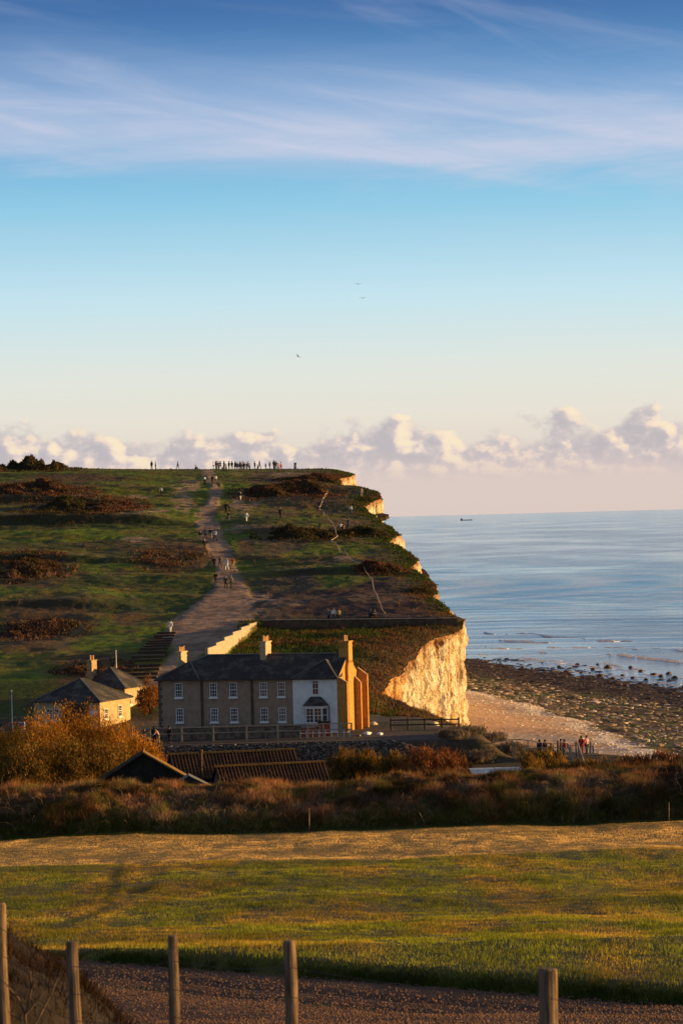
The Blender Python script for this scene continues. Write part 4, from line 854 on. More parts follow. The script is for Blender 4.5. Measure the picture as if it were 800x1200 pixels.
def bush(name, loc, rad, n, size, colr, label, cat='bush', group=None, stems=9, up=0.6, long=2.4, stemm=None, core=True, var=0.45):
    r = empty(name, loc, 0, label, cat, group)
    V, c = leafcloud(n, (0, 0, rad[2] * 0.55), rad, size, colr, up, long, var=var)
    V[:, 2] = np.maximum(V[:, 2], -0.05)
    link('foliage', npmesh('foliage', V, np.arange(len(V)).reshape(-1, 3), col=c), M_leaf, r)
    m = MB()
    for k in range(stems):
        a = random.uniform(0, 6.28); q = random.uniform(0.2, 0.85); top = Vector((math.cos(a) * rad[0] * q, math.sin(a) * rad[1] * q, rad[2] * random.uniform(0.7, 1.3)))
        m.tube([(top.x * 0.1, top.y * 0.1, -0.2), (top.x * 0.45, top.y * 0.45, top.z * 0.5), top], [0.03 * rad[2] ** 0.5 * 1.6, 0.02 * rad[2] ** 0.5 * 1.4, 0.008], 5)
    m.build('stems', stemm or M_darkwood, r)
    return r
OCH = (0.36, 0.165, 0.018); OCH2 = (0.19, 0.11, 0.025); RUS = (0.22, 0.085, 0.03); GREY = (0.16, 0.125, 0.09)
G1 = 'ochre autumn shrubs at the foot of the village'
def gz(x, d): return Hs(x, d)
def pbush(name, px, ytop, d, rx, ry, n, size, colr, label, group=None, **k):
    a = P(px, ytop, d); z = gz(a.x, d); h = max(a.z - z, 0.5)
    return bush(name, (a.x, d, z), (rx, ry, h / 1.25), n, size, colr, label, 'bush', group, **k)
for (px, yt, d, rx, lb) in [(8, 862, 262, 3.0, 'ochre shrub at the left picture edge below the flagpole'), (48, 852, 258, 3.0, 'ochre shrub second from the left edge'), (92, 838, 264, 3.2, 'tallest ochre shrub in front of the square cottage'), (128, 850, 262, 3.0, 'ochre shrub below the sunlit cottage wall'), (160, 868, 258, 2.4, 'ochre shrub ending the row beside the flint wall'), (75, 874, 248, 3.2, 'lower ochre shrub in front of the tallest one'), (25, 880, 246, 3.0, 'lower ochre shrub near the left picture edge'), (120, 876, 250, 2.8, 'lower ochre shrub left of the dark gabled shed')]:
    pbush('ochre_shrub', px, yt + 4, d, rx, 2.6, 15000, 0.07, OCH if d > 251 else OCH2, lb, G1, up=1.4, long=3.2, var=0.55)
for (px, yt, d, rx, cl, lb) in [(405, 889, 252, 1.9, OCH2, 'ochre shrub just right of the front tiled barn'), (432, 890, 254, 2.0, OCH2, 'ochre shrub second right of the tiled barns'), (462, 892, 252, 1.8, OCH2, 'dull ochre shrub in front of the wall middle right'), (492, 884, 250, 2.1, RUS, 'rusty shrub at the right end of the flint wall'), (524, 888, 250, 1.9, RUS, 'rusty shrub left of the flat grey roof'), (640, 886, 252, 1.6, OCH2, 'feathery ochre shrub right of the flat grey roof'), (622, 893, 247, 1.3, OCH2, 'small ochre shrub touching the flat grey roof'), (676, 896, 250, 2.0, OCH2, 'dull ochre shrub below the viewing platform'), (712, 896, 250, 2.0, OCH2, 'dull ochre shrub right of the viewing platform'), (745, 893, 249, 1.9, RUS, 'rusty shrub second from the right picture edge'), (775, 889, 249, 1.8, RUS, 'rusty shrub next to the right picture edge'), (803, 892, 249, 1.9, OCH2, 'dull ochre shrub at the right picture edge')]:
    pbush('ochre_shrub', px, yt, d, rx, 2.2, 5200, 0.08, cl, lb, G1, up=2.0, long=4.0, var=0.5)
for (px, yt, d, rx, lb) in [(548, 872, 284, 1.9, 'grey leafless shrub below the end of the brown timber fence'), (575, 868, 287, 1.8, 'grey leafless shrub in the middle of the dune edge'), (600, 874, 281, 1.9, 'grey leafless shrub left of the viewing platform'), (626, 880, 276, 1.6, 'grey leafless shrub against the boardwalk railing'), (560, 884, 274, 2.0, 'low grey shrub behind the flat grey roof'), (530, 874, 280, 1.6, 'low grey shrub by the end of the flint wall')]:
    pbush('grey_shrub', px, yt, d, rx, 2.2, 3600, 0.06, GREY, lb, 'grey leafless shrubs on the dune edge', up=1.0, long=4.5, stems=16)
pbush('autumn_hedge', 176, 801, 316, 1.4, 2.0, 3500, 0.10, (0.26, 0.11, 0.03), 'orange brown hedge between the cottages and the terrace', up=1.0)
# brambly band along the far edge of the field
def scrub():
    r = np.linspace
    rows = np.arange(206.5, 236, 0.35); cols = np.arange(-48, 48, 0.3); Y, X = np.meshgrid(rows, cols, indexing='ij')
    def prof(x, y):
        t = (y - 207) / 26; base = np.sin(np.clip(t, 0, 1) * np.pi) ** 0.45
        hgt = 1.9 + 1.1 * fbm(x * 0.09, x * 0 + 3, 3) + 1.0 * (fbm(x * 0.35, y * 0.2, 3, 7) - 0.5) + 0.9 * (fbm(x * 1.1, y * 0.8, 3, 9) - 0.5) + 0.55 * sst(-2, 6, x)
        hgt = hgt - 0.35 * np.exp(-((x + 13.5) / 3.5) ** 2)
        return H(x, y) + base * hgt - 0.15 * (1 - base)
    Z = prof(X, Y); n = fbm(X * 0.3, Y * 0.3, 3, 17)
    c = np.zeros(X.shape + (3,)) + np.array((0.06, 0.036, 0.018)); c = mixc(c, sst(0.5, 0.65, n), (0.04, 0.04, 0.012))
    o = link('scrub_bank', gridmesh('scrub_bank', X, Y, Z + CAMZ, c), M_turf); tag(o, 'dark brambly bank under the dead stems at the end of the field', 'undergrowth', kind='stuff')
    n = 90000; x = rng.uniform(-30, 30, n); y = 207 + 20 * rng.random(n) ** 1.2; nz = fbm(x * 0.16, y * 0.12, 3, 21); n2 = fbm(x * 0.8, y * 0.5, 3, 23)
    c = np.zeros((n, 3)) + np.array((0.25, 0.115, 0.05)); m = sst(0.48, 0.6, nz); c = mixc(c, m, (0.28, 0.17, 0.09)); c = mixc(c, sst(0.52, 0.62, n2) * 0.8, (0.10, 0.10, 0.02)); c = mixc(c, (rng.random(n) < 0.04).astype(float), (0.40, 0.30, 0.2))
    left = sst(3, -3, x)[:, None]; c = c * (0.75 + 0.25 * left) * (0.5 + 1.1 * sst(0.36, 0.62, fbm(x * 0.45, y * 0.4, 3, 91)))[:, None]
    h = 0.28 + 0.5 * sst(0.45, 0.7, fbm(x * 0.5, y * 0.3, 3, 29)); ok = rng.random(n) < 0.35 + sst(0.4, 0.6, n2); x, y, c, h = x[ok], y[ok], c[ok], h[ok]
    V, Fc, C = blades('s', x, y, h, 0.035, c, per=3, spread=0.15, lean=0.9, zfun=prof)
    o = link('scrub_stems', npmesh('scrub_stems', V, Fc, col=C), M_leaf); tag(o, 'tangle of brown dead stems and brambles along the end of the field', 'scrub', kind='stuff')
    m = MB()
    for k in range(420):      # arching bramble canes and dead stalks standing out of the tangle
        x = random.uniform(-29, 29); y = 206.5 + random.random() * 15; a = random.uniform(0, 6.28); L_ = random.uniform(0.5, 1.5); z = float(prof(np.array([x]), np.array([y]))[0]) + CAMZ
        up_ = random.uniform(0.35, 0.9) * L_; dx, dy = math.cos(a) * L_, math.sin(a) * L_ * 0.5
        m.tube([(x, y, z - 0.1), (x + dx * 0.25, y + dy * 0.25, z + up_ * 0.7), (x + dx * 0.6, y + dy * 0.6, z + up_), (x + dx, y + dy, z + up_ * random.uniform(0.3, 1.1))], [0.018, 0.014, 0.011, 0.005], 3)
    o = m.build('bramble_canes', M_cane); tag(o, 'pale arching bramble canes standing out of the brown scrub', 'brambles', kind='stuff')
    # leafy green along the foot and ochre grass fronds on top
    n = 16000; x = rng.uniform(-30, 30, n); y = 206.2 + rng.exponential(0.8, n); c = np.zeros((n, 3)) + np.array((0.10, 0.11, 0.02)); V, Fc, C = blades('s', x, y, np.full(n, 0.30), 0.07, c, per=3, spread=0.2, lean=1.0, zfun=prof)
    o = link('verge_weeds', npmesh('verge_weeds', V, Fc, col=C), M_leaf); tag(o, 'leafy green weeds along the foot of the scrub', 'weeds', kind='stuff')
    n = 15000; x = rng.uniform(-32, 34, n); y = rng.uniform(226, 245, n); k = fbm(x * 0.3, y * 0.3, 3, 40); ok = (k > 0.42) & ((x > 0) | (x < -20)); x, y = x[ok], y[ok]
    c = np.zeros((len(x), 3)) + np.array((0.26, 0.125, 0.03)); V, Fc, C = blades('s', x, y, rng.uniform(0.5, 1.3, len(x)), 0.05, c, per=4, spread=0.25, lean=0.35, zfun=lambda a, b: np.maximum(H(a, b), np.where(b < 232, prof(a, b), -99)))
    o = link('reed_fronds', npmesh('reed_fronds', V, Fc, col=C), M_leaf); tag(o, 'upright ochre fronds along the top of the scrub', 'reeds', kind='stuff')
scrub()
def crest_pt(px, extra=0.0):
    ds = np.arange(560, 720, 0.5); v = ray(px, 560); x = v.x * ds; z = H(x, ds); i = int(np.argmax(z / ds)); dd = ds[i] - extra; xx = v.x * dd
    return Vector((xx, dd, Hs(xx, dd)))
# thickets on the hill: low mounds of dead bracken and bramble
def thicket(px, py, rxp, ryp, colr, label, dens=1.0, hgt=1.3):
    a = hit(px, py) if py > 556 else crest_pt(px, 6); d = a.y; rx = rxp * d / F
    a1 = hit(px, py - ryp * 0.8); a2 = hit(px, py + ryp * 0.8); ry = max(abs(a1.y - a2.y) / 2, 2.5)
    ry = min(ry, 16) if py > 556 else 9
    r = empty('bracken_thicket', (a.x, d, a.z), 0, label, 'thicket', 'brown bracken thickets on the hill')
    U, T = np.meshgrid(np.linspace(0, 2 * np.pi, 90), np.linspace(0, 1, 26), indexing='xy'); wob = 1 + 0.35 * (fbm(np.cos(U) * 1.5 + 5, np.sin(U) * 1.5 + px, 3) - 0.5) * 2
    X = np.cos(U) * T * rx * wob; Y = np.sin(U) * T * ry * wob
    def zf(X, Y):
        T2 = np.sqrt((X / rx) ** 2 + (Y / ry) ** 2) + (fbm((X + a.x) * 0.16, (Y + d) * 0.13, 3, 5) - 0.5) * 1.1
        xe = xedge(Y + d) - X - a.x; lump = fbm((X + a.x) * 0.3, (Y + d) * 0.22, 4, 3)
        return H(np.minimum(X + a.x, X + a.x + xe - 0.3), Y + d) + CAMZ - a.z + hgt * sst(0.3, 2.5, xe) * np.clip(1.12 - np.maximum(T2, 0) ** 2 * 1.25, 0, 1) ** 0.8 * np.clip(3.4 * lump - 1.05, 0.0, 2) - 0.22 - 2.5 * (xe < 0)
    Z = zf(X, Y) - 0.6 * (T > 0.97)
    c = np.zeros(X.shape + (3,)) + np.array(colr) * 0.55
    link('mound', gridmesh('mound', X, Y, Z, c), M_turf, r)
    n = int(4200 * dens * min(2.2, rx * ry / 60 + 0.5)); u = rng.uniform(0, 6.28, n); t = np.sqrt(rng.random(n)) * rng.choice([0.95, 1.45], n, p=[.7, .3]); x = np.cos(u) * t * rx; y = np.sin(u) * t * ry; ok = (xedge(y + d) - x - a.x > 0.3) & (fbm((x + a.x) * 0.3, (y + d) * 0.22, 4, 3) + rng.normal(0, 0.05, n) > 0.40); x, y, u = x[ok], y[ok], u[ok]; n = len(x)
    k = fbm((x + a.x) * 0.25, (y + d) * 0.25, 3, 13); c = np.array(colr)[None] * rng.uniform(0.55, 1.5, (n, 1)); c = mixc(c, sst(0.5, 0.65, k) * 0.6, (0.045, 0.05, 0.018))
    s = rng.uniform(0.25, 0.55, n); z = np.maximum(zf(x, y), H(x + a.x, y + d) + CAMZ - a.z)
    ax = rng.normal(size=(n, 3)) * 0.6; ax[:, 2] = 1; p = np.stack([x, y, z - 0.05], 1); aa = rng.uniform(0, 6.28, n); sdv = np.stack([np.cos(aa), np.sin(aa), aa * 0], 1) * (s * 0.35)[:, None]
    V = np.stack([p - sdv, p + sdv, p + ax * s[:, None]], 1).reshape(-1, 3)
    link('fronds', npmesh('fronds', V, np.arange(len(V)).reshape(-1, 3), col=np.repeat(c, 3, 0)), M_leaf, r)
BR = (0.12, 0.058, 0.034); DKB = (0.065, 0.048, 0.022)
for t in [(42, 551, 42, 4, DKB, 'dark thicket on the skyline at the far left', 0.9, 2.3), (5, 553, 16, 4, DKB, 'small dark thicket on the skyline at the left picture edge', 0.6, 1.6), (38, 575, 60, 8, BR, 'reddish thicket near the left edge below the skyline'), (85, 598, 52, 10, DKB, 'dark lower thicket left of the path'), (125, 594, 38, 9, BR, 'reddish bracken at the right end of the dark thicket'), (25, 668, 46, 14, BR, 'broad reddish thicket at the left edge halfway down the hill'), (335, 580, 52, 9, BR, 'reddish thicket right of the path near the crest'), (365, 562, 34, 4, BR, 'low brown thicket beside the cliff top crest', 0.8, 0.8), (352, 630, 42, 6, DKB, 'dark bank of scrub crossing the slope right of the path', 1, 1.0), (445, 667, 26, 5, BR, 'rusty thicket beside the cliff notch'), (492, 655, 10, 8, BR, 'rusty thicket hanging over the middle cliff edge', 0.6, 0.8), (200, 655, 36, 12, (0.13, 0.075, 0.045), 'thin tan bracken left of the path middle', 0.5, 0.6), (45, 735, 50, 14, (0.11, 0.06, 0.04), 'thin brown bracken above the square cottage', 0.6, 0.6), (110, 785, 36, 10, (0.11, 0.06, 0.035), 'brown bracken behind the cottages by the foot of the steps', 0.7, 0.8), (440, 588, 16, 4, DKB, 'dark scrub clump on the upper cliff edge', 0.6, 0.9), (468, 632, 12, 5, DKB, 'dark scrub on the cliff edge at the second notch', 0.5, 0.8), (425, 625, 28, 5, DKB, 'dark bank below the seated walkers', 0.7, 0.9), (500, 695, 16, 6, DKB, 'dark scrub at the cliff edge above the wall', 0.6, 0.8)]:
    thicket(*t)
# rough grass and tufts on the bank behind the terrace and along the cliff rim
def bank_tufts():
    n = 26000; y = rng.uniform(314, 383, n); x = rng.uniform(-14, 16, n); ok = (x < xedge(y) - 0.1); x, y = x[ok], y[ok]
    k = fbm(x * 0.3, y * 0.25, 3, 51); c = np.zeros((len(x), 3)) + np.array((0.06, 0.075, 0.018)); c = mixc(c, sst(0.52, 0.66, k), (0.15, 0.075, 0.03)); near = sst(8, 2, xedge(y) - x); c = mixc(c, near * 0.7, (0.16, 0.08, 0.045))
    V, Fc, C = blades('b', x, y, rng.uniform(0.15, 0.5, len(x)), 0.14, c, per=2, spread=0.2, lean=0.8)
    o = link('bank_grass', npmesh('bank_grass', V, Fc, col=C), M_leaf); tag(o, 'rough dark grass and brambles on the bank behind the terrace', 'grass', kind='stuff')
    n = 34000; y = rng.uniform(385, 690, n); t = rng.random(n); x = np.where(t < 0.7, xedge(y) - rng.exponential(1.6, n) - 0.05, rng.uniform(-88, 12, n)); ok = (x < xedge(y)) & (x > -0.125 * y - 3); x, y = x[ok], y[ok]; pm = path_mask(x, y); ok = pm < 0.2; x, y = x[ok], y[ok]
    k = fbm(x * 0.12, y * 0.14, 3, 61); c = np.zeros((len(x), 3)) + np.array((0.045, 0.07, 0.014)); c = mixc(c, sst(0.5, 0.62, k), (0.11, 0.06, 0.03))
    V, Fc, C = blades('b', x, y, rng.uniform(0.08, 0.35, len(x)), 0.25, c, per=1, spread=0.2, lean=1.0)
    o = link('hill_tufts', npmesh('hill_tufts', V, Fc, col=C), M_leaf); tag(o, 'scattered grass tufts over the hill and cliff rim', 'grass', kind='stuff')
bank_tufts()
# dark bramble mass beyond the fence, bottom left
def near_bramble():
    r = empty('bramble_bush', (-5.6, 46, Hs(-5.6, 46)), 0, 'dark dead bramble mass behind the fence at the bottom left corner', 'bush')
    U, T = np.meshgrid(np.linspace(0, 2 * np.pi, 80), np.linspace(0, 1, 30), indexing='xy'); X = np.cos(U) * T * 3.0; Y = np.sin(U) * T * 9
    def zf(X, Y):
        x = X - 5.6; y = Y + 46; px = 400 + x / y * F
        hh = interp(px, [(-60, 2.55), (0, 2.35), (60, 2.0), (110, 1.35), (150, 0.8), (190, 0.3), (240, 0.0)]) 
        T2 = np.sqrt((X / 3.0) ** 2 + (Y / 9) ** 2)
        return H(x, y) + CAMZ - Hs(-5.6, 46) + hh * np.clip(1 - T2 ** 4, 0, 1) ** 0.5 * (0.85 + 0.3 * fbm(X * 1.2, Y * 0.9, 3, 5)) - 0.1
    c = np.zeros(X.shape + (3,)) + np.array((0.014, 0.009, 0.006)); link('undergrowth', gridmesh('undergrowth', X, Y, zf(X, Y), c), M_turf, r)
    n = 15000; u = rng.uniform(0, 6.28, n); t = np.sqrt(rng.random(n)) * 0.97; x = np.cos(u) * t * 3.0; y = np.sin(u) * t * 9; z = zf(x, y)
    l = rng.uniform(0.08, 0.34, n); ax = rng.normal(size=(n, 3)) * 0.4; ax[:, 2] = 1; aa = rng.uniform(0, 6.28, n); w = np.stack([np.cos(aa), np.sin(aa), 0 * aa], 1) * 0.009; p = np.stack([x, y, z - 0.05], 1)
    V = np.stack([p - w, p + w, p + ax * l[:, None]], 1).reshape(-1, 3); c = np.array((0.030, 0.017, 0.010))[None] * rng.uniform(0.3, 1.8, (n, 1))
    o = link('dead_stems', npmesh('dead_stems', V, np.arange(len(V)).reshape(-1, 3), col=np.repeat(c, 3, 0)), M_leaf, r)
    # pale bare twigs right behind the fence
    a = P(32, 1215, 36); r = empty('bare_twigs', (a.x, 36, Hs(a.x, 36)), 0, 'pale bare forked twigs between the first two fence posts', 'shrub'); m = MB(); z0 = r.location.z
    def px(p_, y_, d=36): q = P(p_, y_, d); return (q.x - a.x, q.y - 36, q.z - z0)
    m.tube([(0, 0, -0.1), px(30, 1190), px(37, 1160), px(36, 1138)], [0.02, 0.017, 0.013, 0.007], 6); m.tube([px(30, 1190), px(22, 1170), px(6, 1152)], [0.016, 0.012, 0.006], 6)
    m.tube([px(31, 1188), px(45, 1172), px(52, 1162)], [0.014, 0.011, 0.006], 6); m.tube([(0.1, 0.1, -0.1), px(42, 1200), px(60, 1165), px(68, 1146)], [0.017, 0.014, 0.011, 0.006], 6); m.tube([px(26, 1196), px(10, 1185)], [0.012, 0.006], 6); m.tube([px(37, 1160), px(42, 1150)], [0.01, 0.005], 6)
    m.build('twigs', M_wood, r)
near_bramble()

# ------------------------------------------------------------------ foreground fence
def near_fence():
    r = empty('wire_fence', (0, 30, Hs(0, 30)), 0, 'old fence of five weathered round posts with slack wires in the foreground', 'fence'); z0 = r.location.z
    specs = [(640.5, 1137, 30.0, 0.105, 0.0), (339, 1104, 32.8, 0.078, 0.0), (203, 1098, 34.2, 0.066, 0.03), (85, 1105, 35.2, 0.075, -0.02), (0, 1060, 36.4, 0.08, -0.02), (-80, 1105, 37.4, 0.075, 0.0), (960, 1180, 27.3, 0.09, 0.0)]
    tops = []
    for k, (px, yt, d, rad, lean) in enumerate(specs):
        a = P(px, yt, d); g = Hs(a.x, d) - 0.3; n = 9; pts = []; rr = []
        for i in range(n + 1):
            t = i / n; pts.append((a.x - lean * (1 - t) * 1.2 + 0.006 * math.sin(t * 9 + k), d - 30 + 0.006 * math.cos(t * 7 + k), (g + (a.z - g) * t) - z0)); rr.append(rad * (1.03 - 0.06 * t + 0.035 * math.sin(t * 14 + k * 2)))
        pts.append((pts[-1][0], pts[-1][1], pts[-1][2] + 0.02)); rr.append(rad * 0.72)
        o = MB().tube(pts, rr, 14).build('post', M_wood, r)
        tops.append((a.x, d, a.z))
    tops.sort()
    for drop in (0.28, 0.62, 0.95):
        for a, b in zip(tops[:-1], tops[1:]):
            za, zb = a[2] - drop, b[2] - drop
            pts = [(a[0] + (b[0] - a[0]) * t, a[1] + (b[1] - a[1]) * t - 30 - 0.07, za + (zb - za) * t - 0.05 * math.sin(math.pi * t) - z0) for t in np.linspace(0, 1, 9)]
            MB().tube(pts, 0.004, 5).build('wire', M_wire, r)
near_fence()
def stake(px, yt, yb, d, lean, label, rad=0.06):
    a = P(px, yb, d); z = Hs(a.x, d); t = P(px + lean, yt, d)
    r = empty('stake', (a.x, d, z), 0, label, 'stake'); MB().tube([(0, 0, -0.2), (t.x - a.x, 0, t.z - z)], [rad, rad * 0.9], 7).build('shaft', M_wood, r)
stake(362, 947, 969, 205.6, 0, 'pale upright stake at the foot of the scrub left of centre')
stake(501, 952, 967, 206, -10, 'leaning stick against the scrub right of centre', 0.03)
stake(783, 940, 966, 205.5, 0, 'grey upright stake at the foot of the scrub near the right edge', 0.05)
stake(400, 690, 697, 420, 0, 'small pale post standing alone on the bare slope above the hillside wall', 0.1)

# ------------------------------------------------------------------ rope fence on the cliff top
def rope_fence():
    pts = [(360, 562), (372, 572), (384, 578), (378, 590), (374, 598), (384, 610), (392, 622), (396, 632), (388, 637), (394, 642), (404, 650), (415, 662), (427, 670), (436, 684), (440, 700), (446, 714), (452, 726)]
    W = [hit(*p) for p in pts]; r = empty('rope_fence', W[-1], 0, 'thin pale rope fence winding down the cliff top turf', 'fence'); o = W[-1]
    for w in W:
        z = Hs(w.x, w.y) - o.z; MB().box(w.x - o.x - 0.06, w.x - o.x + 0.06, w.y - o.y - 0.06, w.y - o.y + 0.06, z - 0.2, z + 0.75).build('post', M_palewood, r)
    for a, b in zip(W[:-1], W[1:]):
        m = MB(); n = 8; pp = []
        for i in range(n + 1):
            t = i / n; x = a.x + (b.x - a.x) * t; y = a.y + (b.y - a.y) * t; pp.append((x - o.x, y - o.y, Hs(x, y) - o.z + 0.62 - 0.18 * math.sin(math.pi * t)))
        m.tube(pp, 0.055, 6).build('rope', M_conc, r)
rope_fence()

# ------------------------------------------------------------------ viewing platform and boardwalk rail
def platform():
    d = 266; a = P(648, 889, d); z = a.z - 0.0
    r = empty('viewing_platform', (a.x, d, z), 0, 'pale timber viewing platform with railings and steps above the beach', 'platform')
    sc = d / F; W1 = 50 * sc
    X = lambda px: (px - 648) * sc; Zp = lambda py: (889 - py) * sc
    for k in range(10): MB().box(X(618) + k * 0.42, X(618) + k * 0.42 + 0.40, -0.6, 2.0, -0.12, -0.02).build('plank', M_wood, r)
    for k in range(5): MB().box(X(677) + k * 0.42, X(677) + k * 0.42 + 0.40, 0.4, 2.6, 0.1, 0.2).build('plank', M_wood, r)
    for px in (618, 640, 668, 677, 694): MB().box(X(px) - 0.07, X(px) + 0.07, -0.5, -0.36, -3.0, 1.15).build('post', M_palewood, r)
    for px in (677, 694): MB().box(X(px) - 0.07, X(px) + 0.07, 2.3, 2.44, -3.0, 1.35).build('post', M_palewood, r)
    MB().box(X(655) - 0.09, X(655) + 0.09, 1.7, 1.85, -3.0, 1.5).build('post', M_palewood, r)
    for (x0, x1, y) in ((X(618), X(668), -0.36), (X(677), X(694), -0.36)):
        MB().box(x0, x1, y + 0.003, y + 0.06, 1.02, 1.1).build('rail', M_palewood, r)
        if x0 > 1:
            n = int((x1 - x0) / 0.16)
            for k in range(1, n): MB().box(x0 + k * (x1 - x0) / n - 0.02, x0 + k * (x1 - x0) / n + 0.02, y + 0.063, y + 0.09, 0.1, 1.02).build('baluster', M_palewood, r)
    for x0, x1, yb in ((X(657), X(676), 2.0),):
        n = 10; MB().box(x0, x1, yb, yb + 0.06, 1.0, 1.08).build('rail', M_palewood, r)
        for k in range(n + 1): MB().box(x0 + k * (x1 - x0) / n - 0.02, x0 + k * (x1 - x0) / n + 0.02, yb + 0.063, yb + 0.09, 0.05, 1.0).build('baluster', M_palewood, r)
    # steps and stringers down to the right
    for px0, px1 in ((664, 672), (676, 684)): MB().bar((X(px0), -0.5, Zp(872) + 0.1), (X(px1), -2.2, Zp(901)), 0.12, 0.22).build('stringer', M_palewood, r)
    for k in range(4): MB().box(X(670), X(682), -0.75 - k * 0.35, -0.5 - k * 0.35, -0.15 - k * 0.2, -0.09 - k * 0.2).build('step', M_wood, r)
    for (p, q) in (((688, 889), (694, 899)), ((700, 889), (688, 897)), ((677, 895), (700, 893))): MB().bar((X(p[0]), 0.3, Zp(p[1])), (X(q[0]), 0.3, Zp(q[1])), 0.1, 0.1).build('brace', M_palewood, r)
    # long rail to the left
    r2 = empty('boardwalk_railing', (P(553, 880, 280).x, 280, P(553, 880, 280).z), 0, 'wavy topped railing running left from the platform along the dune edge', 'fence'); o = r2.location
    pts = [(553, 870, 281), (575, 871, 279), (600, 867, 277), (618, 868, 275), (630, 871, 272), (648, 873, 269)]
    for (px, py, dd) in pts: q = P(px, py, dd); MB().box(q.x - o.x - 0.05, q.x - o.x + 0.05, q.y - o.y - 0.05, q.y - o.y + 0.05, Hs(q.x, dd) - o.z - 0.3, q.z - o.z + 0.02).build('post', M_palewood, r2)
    for a_, b_ in zip(pts[:-1], pts[1:]):
        p, q = P(*a_), P(*b_); pp = [(p + (q - p) * t + Vector((0, 0, 0.08 * math.sin(math.pi * t))) - Vector(o)) for t in np.linspace(0, 1, 6)]; MB().tube(pp, 0.045, 6).build('rail', M_palewood, r2)
        pp = [x - Vector((0, 0, 0.5)) for x in pp]; MB().tube(pp, 0.02, 6).build('wire', M_wire, r2)
    return r
PLAT = platform()

# ------------------------------------------------------------------ people
def skin(name, verts, edges, rads, sub=1):
    me = bpy.data.meshes.new(name + '_cage'); me.from_pydata(verts, edges, []); o = bpy.data.objects.new(name + '_cage', me); COL.objects.link(o)
    md = o.modifiers.new('Skin', 'SKIN'); 
    sv = me.skin_vertices[0].data if me.skin_vertices else None
    if sv is None:
        bpy.context.view_layer.update(); bm = bmesh.new(); bm.from_mesh(me); bm.verts.layers.skin.verify(); bm.to_mesh(me); bm.free(); sv = me.skin_vertices[0].data
    for i, rd in enumerate(rads): sv[i].radius = (rd, rd) if not hasattr(rd, '__len__') else rd; sv[i].use_root = (i == 0)
    o.modifiers.new('Sub', 'SUBSURF').levels = sub
    bpy.context.view_layer.update(); dg = bpy.context.evaluated_depsgraph_get(); res = bpy.data.meshes.new_from_object(o.evaluated_get(dg)); res.name = name
    for p in res.polygons: p.use_smooth = True
    bpy.data.objects.remove(o); return res
